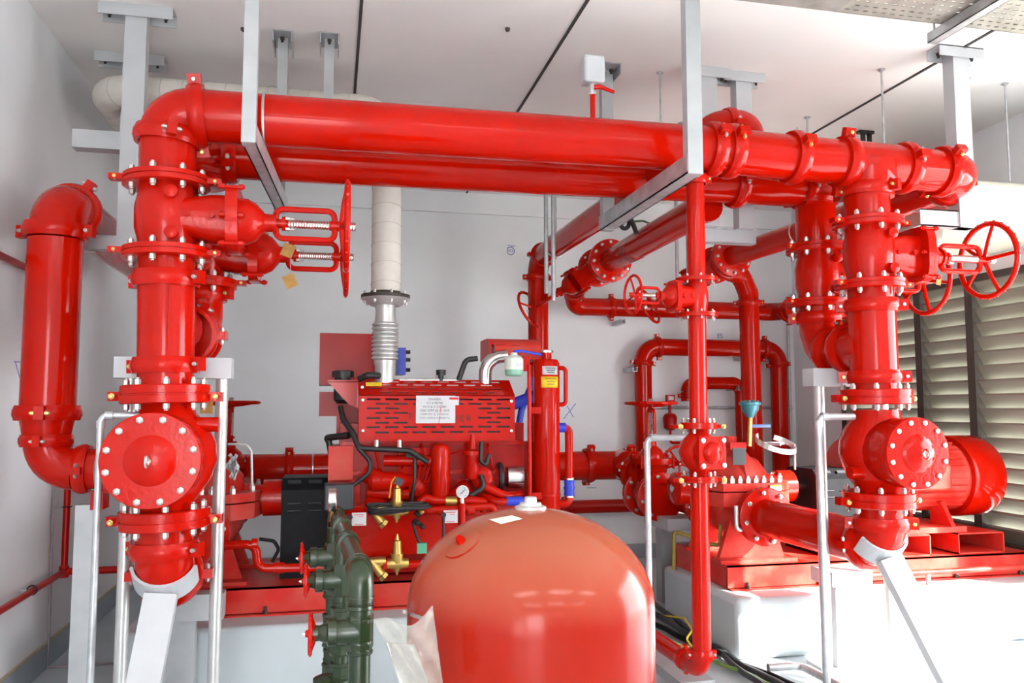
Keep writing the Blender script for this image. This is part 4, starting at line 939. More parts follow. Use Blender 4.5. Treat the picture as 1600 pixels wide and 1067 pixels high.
# white tags with black levers
for (x, y, wx, lb) in ((561, 811, .072, 'white instruction card with red print beside brass strainer, near black switchbox'), (704, 807, .075, 'white instruction card with red print hanging under the gauge')):
    c = aY(x, y, Yw-.09); t = T('instruction_card', lb, 'card', c); MB().box(c, (wx, .002, .065)).build('card', PAPER, t)
    MB().box(c+V((0, -.0015, .022)), (wx*.7, .001, .004)).build('print', INKR, t); MB().box(c+V((.01, -.0015, .012)), (wx*.35, .001, .003)).build('print', INKR, t); MB().box(c+V((0, -.0015, -.026)), (wx*.6, .001, .003)).build('print', INKR, t)
    q = aY(547 if x < 600 else 693, y, Yw-.1); b = MB(); b.lathe(q+Z*.01, -Y, [(-.01, .013), (.012, .013)], 12); b.tube([q+Z*.01, q-Z*.04, q-Z*.13], [.009, .007, .008], 8)
    tag(b.build('valve_lever', BLACK, None, q), 'black cock lever hanging beside the card ' + ('near the brass strainer' if x < 600 else 'under the gauge'), 'lever')
c0, c1 = aY(507, 757, 4.30), aY(552, 797, 4.30); o = tag(MB().bb(c0, c1+Y*.12).build('switch_box', DARK, None, c1), 'small dark grey switch box behind the green manifold gauge', 'box')
md = o.modifiers.new('bevel', 'BEVEL'); md.width = .008; md.segments = 2
t = T('drain_pipe', 'red stepped drain pipe with sockets in front of the diesel pump', 'pipe', aY(420, 888, 4.3))
MB().tube(path([aY(345, 852, 4.35), aY(400, 850, 4.35), aY(402, 888, 4.35), aY(510, 886, 4.35)], .05), .022, 14).build('pipe', RED, t)
for x in (398, 432, 440, 475): MB().lathe(aY(x, 850 if x < 400 else 887, 4.35)-X*.015, X, [(0, .028), (.03, .028)], 12).build('socket', RED, t)
t = T('cable', 'black cable loop behind the diesel pump drain pipe', 'cable', aY(430, 870, 4.9)); hose('lead', BLACK, [aY(405, 842, 4.9), aY(428, 845, 4.9), aY(436, 858, 4.9), aY(425, 878, 4.9)], .01, t, .03)
t = T('tubing', 'thin bent white tube above the diesel pump casing', 'pipe', aY(390, 700, 4.6)); hose('tube', ALU, [aY(356, 694, 4.55), aY(385, 694, 4.55), aY(393, 705, 4.55), aY(394, 758, 4.55)], .007, t, .03)
t = T('rag', 'crumpled white rag on the diesel pump casing', 'rag', aY(365, 730, 4.5)); 
b = MB(); n = 14
for i in range(n):
    for j in range(n):
        u_, v_ = i/(n-1), j/(n-1); b.v.append(aY(357+u_*14, 712+v_*34, 4.5)+V((.01*math.sin(9*v_+3*u_), .02*math.sin(7*u_+11*v_), .012*math.sin(13*u_))))
for i in range(n-1):
    for j in range(n-1): k = i*n+j; b.f.append((k, k+1, k+n+1, k+n))
o = b.build('cloth', PAPER, t); md = o.modifiers.new('solid', 'SOLIDIFY'); md.thickness = .004

# ------------------------------------------------------------------ pressure vessel
tc = aY(829, 900, 2.12); TR, zeq, hd = .322, .87, .25
t = T('pressure_vessel', 'big glossy orange red domed pressure vessel in the foreground', 'tank', (tc.x, tc.y, 0))
prof = [(0, .2), (.04, .26), (.1, .30), (.2, TR), (zeq, TR)]+[(zeq+hd*math.sin(a), max(TR*math.cos(a), .001)) for a in np.linspace(.06, math.pi/2-.02, 22)]
b = MB(); b.lathe((tc.x, tc.y, 0), Z, prof, 72); b.build('shell', TANK, t, sharp=60)
ztop = zeq+hd; b = MB(); b.lathe((tc.x, tc.y, ztop-.004), Z, [(0, .042), (.008, .042), (.012, .03), (.018, .028), (.018, .017), (.032, .016), (.034, .012)], 24); b.build('top_plug', ALU, t)
def dome(x, y):                                            # point on the dome seen at a photo pixel
    d = ray(x, y); s = 1.2
    while s < 3.5:
        p = CAM+d*s; rr = math.hypot(p[0]-tc.x, p[1]-tc.y)
        if p[2] < zeq: ins = rr < TR
        else: ins = (rr/TR)**2+((p[2]-zeq)/hd)**2 < 1
        if ins: return V(p)
        s += .002
    return aY(x, y, 1.9)
def dnorm(p):
    if p.z < zeq: return V((p.x-tc.x, p.y-tc.y, 0)).normalized()
    return V(((p.x-tc.x)/TR**2, (p.y-tc.y)/TR**2, (p.z-zeq)/hd**2)).normalized()
p = dome(722, 848); nn = dnorm(p); b = MB(); b.lathe(p-nn*.006, nn, [(0, .052), (.007, .05), (.008, .042), (.009, .04)], 28); b.build('boss', TANK, t)
b = MB(); b.lathe(p, nn, [(0, .012), (.012, .012), (.012, .008), (.02, .008)], 12); b.build('boss_plug', RED, t)
def patch(nm, quad, m_, n=6, off=.0015):                   # sheet lying on the dome
    b = MB()
    for i in range(n+1):
        for j in range(n+1):
            u_, v_ = i/n, j/n; x = (quad[0][0]*(1-u_)+quad[1][0]*u_)*(1-v_)+(quad[3][0]*(1-u_)+quad[2][0]*u_)*v_; y = (quad[0][1]*(1-u_)+quad[1][1]*u_)*(1-v_)+(quad[3][1]*(1-u_)+quad[2][1]*u_)*v_
            p = dome(x, y); b.v.append(p+dnorm(p)*off)
    for i in range(n):
        for j in range(n): k = i*(n+1)+j; b.f.append((k, k+1, k+n+2, k+n+1))
    o = b.build(nm, m_, t); md = o.modifiers.new('solid', 'SOLIDIFY'); md.thickness = .0008; return o
patch('data_sticker', [(764, 812), (800, 805.5), (816, 811), (783, 819)], mat('cream_paper', (.78, .76, .62), .6))
patch('tape_remnant', [(630, 952), (662, 963), (660, 969), (630, 958)], PLAS)
# document pouch hanging at the tank's left side
pq = T('document_pouch', 'crumpled clear plastic document pouch hanging left of the tank', 'pouch', aY(630, 1020, 1.84))
b = MB(); n = 16; Q = [(584, 968), (676, 950), (694, 1090), (640, 1090)]
for i in range(n+1):
    for j in range(n+1):
        u_, v_ = i/n, j/n
        x = (Q[0][0]*(1-u_)+Q[1][0]*u_)*(1-v_)+(Q[3][0]*(1-u_)+Q[2][0]*u_)*v_; y = (Q[0][1]*(1-u_)+Q[1][1]*u_)*(1-v_)+(Q[3][1]*(1-u_)+Q[2][1]*u_)*v_
        y += 14*math.sin(math.pi*u_)*(1-v_)-8*math.sin(7*u_)*(1-v_)
        b.v.append(aY(x, y, 1.80+.03*(1-u_)+.012*math.sin(6*u_+5*v_)+.007*math.sin(19*u_-11*v_)+.005*math.sin(23*v_+9*u_)))
for i in range(n):
    for j in range(n): k = i*(n+1)+j; b.f.append((k, k+1, k+n+2, k+n+1))
o = b.build('film', PLAS, pq); md = o.modifiers.new('solid', 'SOLIDIFY'); md.thickness = .001
b = MB(); b.prism([aY(604, 1004, 1.84), aY(648, 1008, 1.84), aY(678, 1090, 1.84), aY(632, 1090, 1.84)], (0, .006, 0)); b.build('papers', mat('grey_paper', (.55, .53, .52), .7), pq)
b = MB(); b.tube([aY(672, 958, 1.83), aY(668, 968, 1.82), aY(664, 985, 1.82)], [.008, .005, .003], 6); b.build('twist', PLAS, pq)

# ------------------------------------------------------------------ green manifold
xg = .098; t = T('green_manifold', 'dark green screwed pipe manifold with three branch legs', 'manifold', (xg, 2.6, 0))
zg = aY(560, 893, 2.6).z; rg = .0335
FA = aZ(526, 806, zg); FD = (FA-V((xg, 2.6, zg))).normalized()
def gl(f): return V((xg, 2.6, zg)).lerp(FA, f)
MB().tube(path([V((xg, 2.6, .0)), V((xg, 2.6, zg)), FA], .055, 8), rg, 20).build('pipe', GREEN, t)
def sock(p, a, r_, L_, n=18): MB().lathe(V(p)-V(a)*L_/2, a, [(0, r_*.97), (L_*.1, r_), (L_*.2, r_), (L_*.25, r_*.93), (L_*.75, r_*.93), (L_*.8, r_), (L_*.9, r_), (L_, r_*.97)], n).build('socket', GREEN, t)
MB().tube(path([V((xg, 2.6, zg-.075)), V((xg, 2.6, zg)), V((xg, 2.6, zg))+FD*.06], .05, 8), rg*1.22, 20).build('elbow', GREEN, t)
sock((xg, 2.6, zg-.085), Z, rg*1.3, .025); sock(V((xg, 2.6, zg))+FD*.08, FD, rg*1.25, .02)
for f in (.42, .72, 1.0): sock(gl(f), FD, rg*1.28, .09)
MB().tube(path([FA-FD*.03, FA+FD*.05, FA+FD*.05-Z*.5], .05, 8), rg*1.1, 18).build('far_elbow', GREEN, t)
sock((xg, 2.6, aY(562, 958, 2.6).z), Z, rg*1.22, .05); sock((xg, 2.6, aY(562, 1010, 2.6).z), Z, rg*1.22, .04)
LEGS = [V((xg, 2.6, 0)), gl(.42)-X*.02, gl(.72)-X*.03]
for q in LEGS[1:]:
    MB().cyl((q.x, q.y, 0), (q.x, q.y, zg), rg*.9, n=18).build('branch_leg', GREEN, t)
    for z_ in (.62, .5, .42, .30): sock((q.x, q.y, z_), Z, rg*1.28, .055, 8)
    for z_ in (.68, .36): sock((q.x, q.y, z_), Z, rg*1.15, .05)
b = MB(); b.lathe((LEGS[1].x-.03, LEGS[1].y, .0), Z, [(0, .05), (.36, .05), (.37, .07), (.39, .07), (.4, .04)], 18); b.build('vessel_neck', GREEN, t)
for i, (x, y, Y_) in enumerate(((483, 990, 2.6), (476, 908, LEGS[1].y), (470, 872, LEGS[2].y))):
    w_ = aY(x, y, Y_); lb = ('nearest and lowest', 'middle', 'farthest and highest')[i]
    tv = T('globe_valve', 'green screwed valve with small red handwheel, %s on manifold' % lb, 'valve', V((LEGS[i].x, Y_, w_.z)), 'green manifold valves')
    c = V((LEGS[i].x, Y_, w_.z)); b = MB(); b.lathe(c, -X, [(0, .04), (.05, .04), (.07, .036), (.07, .043), (.095, .043), (.1, .03), (.125, .022), (.125, .024), (.14, .024), (.14, .012)], 18)
    b.lathe(c, Z, [(-.06, .036), (-.045, .041), (.045, .041), (.06, .036)], 8); b.build('body', GREEN, tv)
    MB().cyl(c-X*.13, V((w_.x, Y_, w_.z)), .008, n=10).build('stem', BRASS, tv); wheel(tv, V((w_.x+.004, Y_, w_.z)), -X, .058, .0065, 5, .014)
g = aY(519, 782, 3.3); t = T('pressure_gauge', 'steel pressure gauge seen side on above the green manifold', 'gauge', V((FA.x, FA.y, zg+.03)))
gc = aY(520, 781, gl(.93).y)
b = MB(); ga = V((-1, .02, 0)); b.lathe(gc-ga*.018, ga, [(0, .05), (.004, .055), (.034, .055), (.038, .048)], 32); b.build('case', STEEL, t)
MB().lathe(gc+ga*.0195, ga, [(0, .046), (.001, .046)], 28).build('dial', PAPER, t)
b = MB(); b.lathe(gc-Z*.055, -Z, [(0, .008), (.02, .012), (.04, .012)], 8); b.build('neck', BRASS, t); MB().cyl(gc-Z*.09, V((gc.x+.005, gc.y, zg)), .014, n=12).build('stem', GREEN, t)

# ------------------------------------------------------------------ posts, frames and hangers
def galvpost(label, x, ytop, Yp, dia, bend=None, hor=0, m_=GALV):
    a = aY(x, ytop, Yp); t = T('conduit_post', label, 'post', (a.x, Yp, 0)); r_ = dia/2
    if hor:
        pts = path([V((a.x, Yp, 0)), V((a.x, Yp, a.z)), V((a.x+hor, Yp, a.z))], r_*2.2); MB().tube(pts, r_, 14).build('pipe', m_, t)
        for q, d_ in ((V((a.x, Yp, a.z-.035)), Z), (V((a.x+.03, Yp, a.z)), X)): MB().lathe(q-d_*.015, d_, [(0, r_*1.25), (.03, r_*1.25)], 12).build('socket', m_, t)
    else: MB().cyl((a.x, Yp, 0), (a.x, Yp, a.z), r_, n=20).build('pipe', m_, t)
    return t
galvpost('thin galvanised pipe bending to check valve left of front left riser', 158, 649, 3.45, .027, hor=.17)
galvpost('thin galvanised pipe bending to check valve left of front right riser', 1279, 651, 3.5, .034, hor=.19)
galvpost('thin galvanised pipe bending to small check valve, left of thin red pipe', 1011, 684, 3.75, .030, hor=.24)
# silver pipe stands with channel heads (goalposts)
def goal(label, xs, ytop, Yp, dia, beam):
    (bx0, by0), (bx1, by1) = beam; a, b_ = aY(bx0, by0, Yp), aY(bx1, by1, Yp); t = T('pipe_stand', label, 'support', (aY(xs[0], ytop, Yp).x, Yp, 0))
    for x in xs: p = aY(x, ytop, Yp); MB().cyl((p.x, Yp, 0), (p.x, Yp, b_.z), dia/2, n=20).build('post', ALU, t)
    MB().bb((a.x, Yp-.05, b_.z), (b_.x, Yp+.05, a.z)).build('cross_beam', WHITE, t); return t
goal('silver round post stand with white cross beam behind front left riser', (347, 205), 600, 3.72, .052, ((183, 558), (363, 592)))
goal('silver round post stand with white beam left of front right riser', (1279, 1378), 600, 3.80, .055, ((1262, 576), (1345, 604)))
t = T('pipe_support', 'wide white flat post and beam behind the left riser leg', 'support', (aY(285, 960, 4.05).x, 4.05, 0))
a = aY(285, 965, 4.05); MB().bb((a.x-.06, 4.03, 0), (a.x+.06, 4.09, a.z)).build('post', CHAN, t); p, q = aY(262, 928, 4.05), aY(350, 964, 4.05); MB().bb((p.x-.03, 4.0, q.z), (q.x, 4.1, p.z)).build('beam', CHAN, t)
t = T('pipe_support', 'sunlit white steel stand below the right discharge pipe', 'support', (aY(1305, 960, 4.0).x, 4.0, 0))
a = aY(1312, 905, 4.0); MB().bb((a.x-.06, 3.95, 0), (a.x+.06, 4.05, a.z)).build('post', WHITE, t); p, q = aY(1288, 884, 4.0), aY(1345, 908, 4.0); MB().bb((p.x-.02, 3.9, q.z), (q.x, 4.1, q.z+.075)).build('beam', WHITE, t)
MB().bb((a.x-.14, 3.88, 0), (a.x+.14, 4.12, .012)).build('base_plate', WHITE, t)
t = T('pipe_support', 'grey steel stand under the suction gate valve of electric pump', 'support', (2.42, 5.6, 0))
MB().bb((2.33, 5.56, 0), (2.43, 5.66, .58)).build('post', CHAN, t); MB().bb((2.62, 5.3, 0), (2.70, 5.38, .55)).build('post', CHAN, t); MB().bb((2.25, 5.25, .55), (2.72, 5.68, .63)).build('beam', WHITE, t)
# ceiling hangers (trapezes)
def hanger(label, cols, beam=None, w_=.05, d_=.05, plate=None, pm=CHAN, pdir=X, plen=.3, m_=CHAN, rods=None):
    t = T('pipe_hanger', label, 'hanger', cols[0][1])
    for top, bot in cols:
        MB().bar(V(top), V(bot), w_, d_, Y).build('column', m_, t)
        if plate:
            c = V((top[0], top[1], ZC-.03)); o = MB().chan(c-V(pdir)*plen/2, c+V(pdir)*plen/2, .10, .06, -Z, .006).build('ceiling_channel', pm, t)
            for s_ in (-1, 1): bolt(o, c+V(pdir)*s_*plen*.38-Z*.0, -Z, .012, .012, .012, RUST, 'anchor_bolt')
    if beam: MB().chan(V(beam[0]), V(beam[1]), beam[2], beam[3], beam[4] if len(beam) > 4 else Z, .006).build('cross_beam', GALV if m_ is not WHITE else WHITE, t)
    return t
zA = HA0.z-r8-.045
a = aY(389, 215, 3.24)
hanger('pale channel trapeze hanger near the left end of both headers', [((a.x+.0, 3.24, ZC), (a.x, 3.24, zA-.04)), ((aZ(437, 15, ZC).x, 4.36, ZC), (aZ(437, 15, ZC).x, 4.36, zA-.04))], ((a.x, 3.22, zA), (a.x+.06, 4.38, zA), .055, .075), .052, .055, True, GALV, Y, .22)
a = aY(1083, 250, 3.24)
hanger('pale channel trapeze hanger beside the thin vertical pipe', [((a.x, 3.24, ZC), (a.x, 3.24, zA-.045)), ((a.x, 4.38, ZC), (a.x, 4.38, zA-.045))], ((a.x, 3.22, zA), (a.x, 4.42, zA), .075, .085), .07, .05, True, GALV, Y, .24)
c = aZ(1492, 78, ZC); zz_ = aY(1475, 356, c.y).z
hanger('grey hanger column with cross beam at far right header end', [((c.x, c.y, ZC), (c.x, c.y, zz_))], ((aY(1432, 342, c.y).x, c.y, zz_+.045), (c.x+.05, c.y, zz_+.045), .09, .06, Y), .10, .08, True, WHITE, X, .28, WHITE)
c = aZ(1118, 96, ZC); d_ = aZ(1163, 112, ZC); c.y = d_.y = 4.24
hanger('pair of grey hanger columns above the right couplings', [((c.x, c.y, ZC), (c.x, c.y, 2.42)), ((d_.x, d_.y+.02, ZC), (d_.x, d_.y+.02, 2.42))], ((c.x-.08, d_.y+.06, 2.38), (d_.x+.08, d_.y+.06, 2.38), .08, .06, Y), .10, .07, True, WHITE, X, .26, WHITE)
c = aZ(216, 14, ZC); zb_ = aY(196, 372, c.y).z
hanger('tall grey hanger column left of the front left riser', [((c.x, c.y, ZC), (c.x, c.y, zb_-.06))], ((aY(128, 386, c.y).x, c.y, zb_-.03), (c.x+.06, c.y, zb_-.03), .07, .06, Y), .10, .07, True, WHITE, X, .34, WHITE)
zb2 = aY(150, 222, c.y+.1).z
tag(MB().bb((aY(117, 222, c.y+.1).x, c.y+.05, zb2-.045), (c.x, c.y+.13, zb2+.045)).build('bracket_beam', WHITE, None, (c.x, c.y+.1, zb2)), 'grey box bracket carrying the lagged exhaust elbow', 'bracket')
c = aZ(206, 88, ZC)
hanger('second grey hanger column hidden behind left hanger', [((c.x, c.y, ZC), (c.x, c.y, 2.9))], None, .08, .06, True, WHITE, X, .36, WHITE)
c = aZ(515, 62, ZC)
hanger('slim channel hanger with galvanised foot behind the lagged exhaust', [((c.x, c.y, ZC), (c.x, c.y, 2.9))], None, .05, .05, True, GALV, Y, .18)
# threaded rods
for (x, y, yb, lb) in ((1031, 113, 190, 'threaded ceiling rod right of the white switch box'), (1377, 108, 232, 'threaded ceiling rod above the right tee'), (1511, 122, 240, 'threaded ceiling rod just right of far right hanger column'), (1570, 130, 278, 'threaded ceiling rod holding the cream duct'), (1261, 183, 215, 'short threaded ceiling rod above the second coupling')):
    p = aZ(x, y, ZC); zl = aY(x+5, yb, p.y).z-.02; t = T('threaded_rod', lb, 'rod', (p.x, p.y, ZC)); MB().cyl((p.x, p.y, ZC), (p.x, p.y, zl), .006, n=8).build('rod', GALV, t); MB().lathe((p.x, p.y, ZC), -Z, [(0, .022), (.006, .022), (.006, .01), (.014, .01)], 8).build('anchor', GALV, t)
# galvanised twin conduits hanging by the far valves
for (x, y0, y1, Y_, lb) in ((853, 290, 458, 5.4, 'left of twin thin silver conduits by the far valve'), (864, 290, 470, 5.3, 'right of twin thin silver conduits by the far valve'), (1056, 300, 460, 5.9, 'left of twin silver conduits behind thin red pipe'), (1073, 300, 445, 5.8, 'right of twin silver conduits behind thin red pipe')):
    p, q = aY(x, y0, Y_), aY(x+1, y1, Y_); tag(MB().cyl((p.x, Y_, ZC), (p.x, Y_, q.z), .0145, n=10).build('conduit', GALV, None, (p.x, Y_, q.z)), lb, 'conduit')
for (x, Y_, z0, lb) in ((1231, 7.2, 2.5, 'thin grey conduit on back wall at right corner'),):
    p = aY(x, 500, Y_); tag(MB().tube(path([V((p.x+.3, Y_, z0)), V((p.x, Y_, z0)), V((p.x, Y_, .9))], .05), .014, 10).build('conduit', GALV, None, (p.x, Y_, .9)), lb, 'conduit')
t = T('horizontal_conduit', 'thin horizontal grey conduit on back wall through the pipe loop', 'conduit', (3.0, 7.22, 1.5)); zq_ = aY(1100, 637, 7.2).z; MB().cyl((2.85, 7.2, zq_), (4.4, 7.2, zq_), .015, n=10).build('pipe', GALV, t)
for (x, y, lb) in ((985, 578, 'left of the loop'), (1160, 560, 'behind the drop pipe'), (1078, 622, 'inside the loop'), (967, 504, 'under the long wall pipe'), (1148, 607, 'right inside the loop')):
    p = aY(x, y, 7.1); o = MB().chan(p-X*.0+Y*.14, p-Y*.12, .041, .041, Z, .004).build('channel_bracket', GALV, None, p); tag(o, 'short galvanised channel bracket on back wall ' + lb, 'bracket')
# alarm unit and bottle on back wall
p = aY(1047, 658, 7.1); t = T('expansion_bottle', 'small dark red expansion bottle with square gauge near back wall', 'vessel', p-Z*.1)
b = MB(); b.lathe(p-Z*.085, Z, [(0, .03), (.02, .06), (.12, .066), (.15, .05), (.165, .014), (.26, .013)], 20); b.build('bottle', REDD, t); q = aY(1047, 622, 7.1); MB().box(q, (.075, .05, .06)).build('gauge_box', RED, t); MB().box(q-Y*.026, (.05, .004, .035)).build('dial', PAPER, t)
MB().bb((p.x-.01, p.y, p.z-.01), (p.x+.01, YB, p.z+.01)).build('wall_clip', GALV, t); MB().tube(path([p-Z*.08, p-Z*.2, p-Z*.2+X*.18], .03), .013, 10).build('pipe', RED, t)
p = aY(1062, 725, 5.9); t = T('hand_valve', 'small red handwheel valve between upright valve and small check valve', 'valve', p); wheel(t, p, V((-.3, -1, 0)), .135, .011, 5, .02); MB().cyl(p+V((.03, .1, 0)), p+V((.07, .25, 0)), .02, n=10).build('stem', REDV, t)

# ------------------------------------------------------------------ cable tray, duct
ya = aZ(1300, 18, ZC-.16).y; z_ = ZC-.16; x0_ = aZ(1160, 2, z_).x
t = T('cable_tray', 'perforated galvanised cable tray under ceiling at upper right', 'tray', (x0_, ya, z_))
pitch = .047; nx, ny = 70, 14; b = MB()
XA = aZ(1315, 18, z_).x-.02
yrow = ya
for j in range(ny):                                         # sheet with real slots
    yb0 = ya-.012-j*.04; b.bb((XA, yb0-.018, z_), (XR, yb0+.012+(0 if j else 0), z_+.003)); xs = XA; off = .023 if j % 2 else 0
    for k in range(nx):
        s0 = XA+.02+off+k*pitch
        if s0+.025 > XR: break
        b.bb((xs, yb0-.028, z_), (s0, yb0-.018, z_+.003)); xs = s0+.022
    b.bb((xs, yb0-.028, z_), (XR, yb0-.018, z_+.003))
b.build('perforated_sheet', TRAYM, t)
MB().bb((XA, ya-.004, z_), (XR, ya, z_+.06)).build('side_rail', TRAYM, t); MB().bb((XA, ya-.58, z_), (XR, ya-.576, z_+.06)).build('side_rail', TRAYM, t)
MB().bb((x0_-.1, ya-.56, z_), (XA, ya, z_+.004)).build('joint_plate', mat('dull_tray_plate', (.36, .34, .31), .6, .3, var=.3, scale=7), t)
p = aZ(1470, 52, z_-.03); MB().chan((p.x, p.y+.06, z_-.03), (p.x, p.y-.75, z_-.03), .05, .05, Z, .004).build('support_channel', GALV, t)
MB().cyl((p.x+.0, p.y+.04, z_-.03), (p.x, p.y+.04, ZC), .005, n=8).build('rod', GALV, t)
Yd = aZ(1570, 130, ZC).y-.12
da, db = aY(1405, 283, Yd), aY(1600, 285, Yd); zb_ = aY(1540, 352, Yd).z
t = T('air_duct', 'cream wrapped rectangular duct above the louvres at right', 'duct', (4.0, Yd, zb_))
o = MB().bb((3.42, Yd, zb_), (XR, Yd+1.1, db.z)).build('body', DUCTM, t)
md = o.modifiers.new('bevel', 'BEVEL'); md.width = .03; md.segments = 3
b = MB(); n = 12; Q = [(1408, 345), (1475, 352), (1470, 385), (1405, 382)]
for i in range(n+1):
    for j in range(n+1):
        u_, v_ = i/n, j/n; x = (Q[0][0]*(1-u_)+Q[1][0]*u_)*(1-v_)+(Q[3][0]*(1-u_)+Q[2][0]*u_)*v_; y = (Q[0][1]*(1-u_)+Q[1][1]*u_)*(1-v_)+(Q[3][1]*(1-u_)+Q[2][1]*u_)*v_
        b.v.append(aY(x, y, Yd-.02+.03*math.sin(8*u_+5*v_)))
for i in range(n):
    for j in range(n): k = i*(n+1)+j; b.f.append((k, k+1, k+n+2, k+n+1))
o = b.build('loose_film', PLAS, t); md = o.modifiers.new('solid', 'SOLIDIFY'); md.thickness = .001
# ------------------------------------------------------------------ thin pipes on the left wall
cn = aX(100, 893, XL+.06); t = T('sprinkler_pipe', 'thin red pipe along left wall low down with riser and branch', 'pipe', cn)
MB().cyl((cn.x, 1.5, cn.z), (cn.x, cn.y, cn.z), .017, n=12).build('wall_run', REDD, t); MB().cyl(cn, (cn.x, cn.y, aX(103, 690, cn.x).z), .018, n=12).build('riser', REDD, t); MB().cyl(cn, (-.96, cn.y, cn.z), .02, n=12).build('cross_run', REDD, t)
MB().lathe(cn-Z*.03, Z, [(0, .026), (.06, .026)], 12).build('tee', REDD, t)
for q in (aX(50, 922, cn.x), V((cn.x, cn.y, aX(103, 792, cn.x).z))):
    o = MB().torus(q, Y if abs(q.z-cn.z) < .05 else Z, .022, .004, 18, 6).build('clip', BLACK, t); MB().cyl(q, (XL, q.y, q.z), .004, n=6).build('clip_rod', GALV, o)
p = aX(30, 413, XL+.05); tag(MB().cyl((p.x, 2.0, p.z), (p.x, 5.0, p.z), .017, n=12).build('sprinkler_pipe', REDD, None, (p.x, 2.0, p.z)), 'thin dark red pipe high on the left wall behind far left riser', 'pipe')
p = aX(76, 800, XL+.008); q0 = aZ(72, 1046, 0)
tag(MB().tube([V((XL+.008, q0.y, 1.3)), V((XL+.022, q0.y, .14)), V((XL+.022, q0.y, .012)), V((-.9, q0.y, .012))], .007, 8).build('floor_run', mat('grey_brown_line', (.25, .21, .22), .6), None, q0), 'thin grey line down the left wall and across the floor', 'cable')  # thin grey-brown tube drawn down the wall and over the floor
# cables on the floor at right
t = None
for i, (xa, xb, r_, m_) in enumerate(((1036, 1185, .016, DARK), (1036, 1210, .018, DARK), (1036, 1225, .016, BLKP), (1036, 1195, .01, mat('green_yellow_wire', (.12, .22, .04), .5)))):
    a, b_ = aZ(1038, 955+i*14, .03), aZ(xb, 1066, .03); pts = [a.lerp(b_, k/10)+V((.015*math.sin(k*1.3+i), 0, 0)) for k in range(11)]; pts.append(b_+(b_-a).normalized()*.8); pts.insert(0, a-(b_-a).normalized()*.8)
    tag(MB().tube(pts, r_, 10).build('floor_run', m_, None, a), ('thick grey cable nearest the vessel, on floor', 'thick grey cable second from the vessel, on floor', 'thick black cable nearest the right plinth, on floor', 'thin green and yellow wire lying among the grey cables')[i], 'cable')
a = aZ(1075, 965, .03); tag(MB().tube(path([aZ(1040, 962, .05), aZ(1070, 966, .12), aZ(1082, 985, .12), aZ(1072, 998, .08), aZ(1085, 1015, .05)], .03), .006, 8).build('yellow_wire', YEL, None, a), 'loose yellow wire curling above the floor cables', 'wire')
a = aZ(1210, 1043, .05); tag(MB().tube(path([aZ(1200, 1043, .06), aZ(1250, 1040, .06), aZ(1290, 1060, .06), aZ(1330, 1080, .06)], .05), .02, 12).build('conduit', GALV, None, a), 'grey floor conduit with elbow before the right plinth', 'conduit')
a = aZ(1060, 1050, 0); tag(MB().bb((a.x-.12, a.y-.3, 0), (a.x+.06, a.y+.2, .05)).build('cable_trunking', CHAN, None, a), 'low grey steel trunking lid on the floor behind vessel', 'trunking')
# tan cards on the rear-left valve
for (x, y, rz, lb, dy) in ((450, 391, .35, 'tan card tied on the yoke of rear left gate valve', .0), (453, 439, -.45, 'tan card dangling below the rear left gate valve', .0)):
    c = aY(x, y, 3.92); t = T('card_tag', lb, 'tag', c); MB().box(c, (.055, .002, .062), Matrix.Rotation(rz, 3, 'Y')).build('card', TAG, t); MB().cyl(c+Z*.02, c+Z*.14+Y*.05, .0012, n=6).build('string', PAPER, t)
c = aY(323, 632, 3.64); tag(MB().box(c, (.05, .003, .075)).build('card_tag', TAG, None, c), 'tan card behind the left check valve top flange', 'tag')
c = aY(1467, 437, 3.85); tag(MB().box(c, (.03, .002, .06), Matrix.Rotation(.2, 3, 'Y')).build('card_tag', TAG, None, c), 'tan card on the lower right handwheel', 'tag')
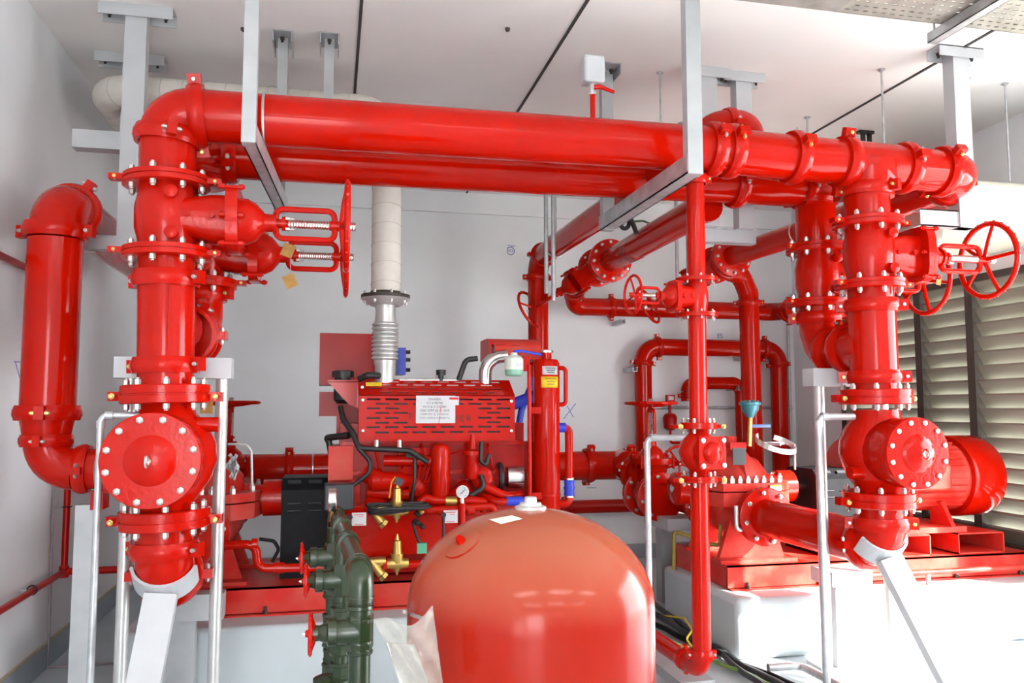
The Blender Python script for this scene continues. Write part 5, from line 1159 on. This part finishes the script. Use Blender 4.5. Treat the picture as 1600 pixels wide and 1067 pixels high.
# pen marks on the walls
for (pts, lb) in (([(22, 565), (38, 566), (24, 566), (33, 598)], 'blue pen arrow drawn on left wall'), ([(32, 680), (33, 692), (36, 692)], 'small blue pen figures on left wall')):
    q = [aX(x, y, XL+.001) for x, y in pts]; tag(MB().tube(q, .0022, 5).build('pen_mark', INKB, None, q[0]), lb, 'mark')
for (pts, lb) in (([(880, 655), (900, 630)], 'long blue pen stroke on back wall right of heat exchanger'), ([(886, 634), (896, 652)], 'short blue pen stroke crossing on back wall by heat exchanger'), ([(793, 383), (806, 384), (793, 387)], 'blue pen scribble on back wall left of drop pipe'), ([(917, 762), (932, 762)], 'blue pen line on back wall under suction pipe')):
    q = [aY(x, y, YB-.002) for x, y in pts]; tag(MB().tube(q, .003, 5).build('pen_mark', INKB, None, q[0]), lb, 'mark')
p = aY(798, 392, YB-.003); t = T('pen_mark', 'blue circled figures penned on back wall left of drop pipe', 'mark', p); MB().torus(p, Y, .035, .003, 24, 5).build('circle', INKB, t); text('475', .035, INKB, t, p-Y*.001, X, Z)
p = aY(1125, 525, YB-.003); t = T('pen_mark', 'blue figures penned on back wall above the loop pipe', 'mark', p); text('E5', .06, INKB, t, p, X, Z)

t = T('cable_loop', 'black and green cables looped over the branch pipe by hanger', 'cable', aY(985, 355, 5.0))
hose('black_lead', BLACK, [aY(966, 335, 5.0), aY(972, 358, 5.0), aY(982, 356, 5.0), aY(984, 340, 5.0)], .014, t, .05); hose('black_lead', BLACK, [aY(983, 338, 5.0), aY(990, 352, 5.0), aY(995, 366, 5.0)], .016, t, .05)
hose('green_lead', mat('green_lead', (.02, .12, .03), .5), [aY(988, 346, 5.0), aY(1005, 345, 5.0), aY(1022, 352, 5.0)], .006, t, .05)
# pebbled anchor left on the ceiling and loose dark clamp
for (x, y, lb) in ((380, 44, 'left'), (793, 44, 'between the two ceiling joints')):
    p = aZ(x, y, ZC); tag(MB().lathe(p, -Z, [(0, .014), (.012, .012), (.02, .004)], 8).build('ceiling_anchor', RUST, None, p), 'small rusty anchor stub on ceiling ' + lb, 'anchor')
p = aZ(1352, 205, ZC); t = T('beam_clamp', 'small black clamp on ceiling above the right tee', 'clamp', p); MB().bb(p+V((-.06, -.02, -.02)), p+V((.06, .02, 0))).build('plate', BLACK, t); MB().bb(p+V((-.03, -.015, -.12)), p+V((-.01, .015, -.02))).build('jaw', BLACK, t); MB().bb(p+V((.02, -.015, -.12)), p+V((.04, .015, -.02))).build('jaw', BLACK, t)
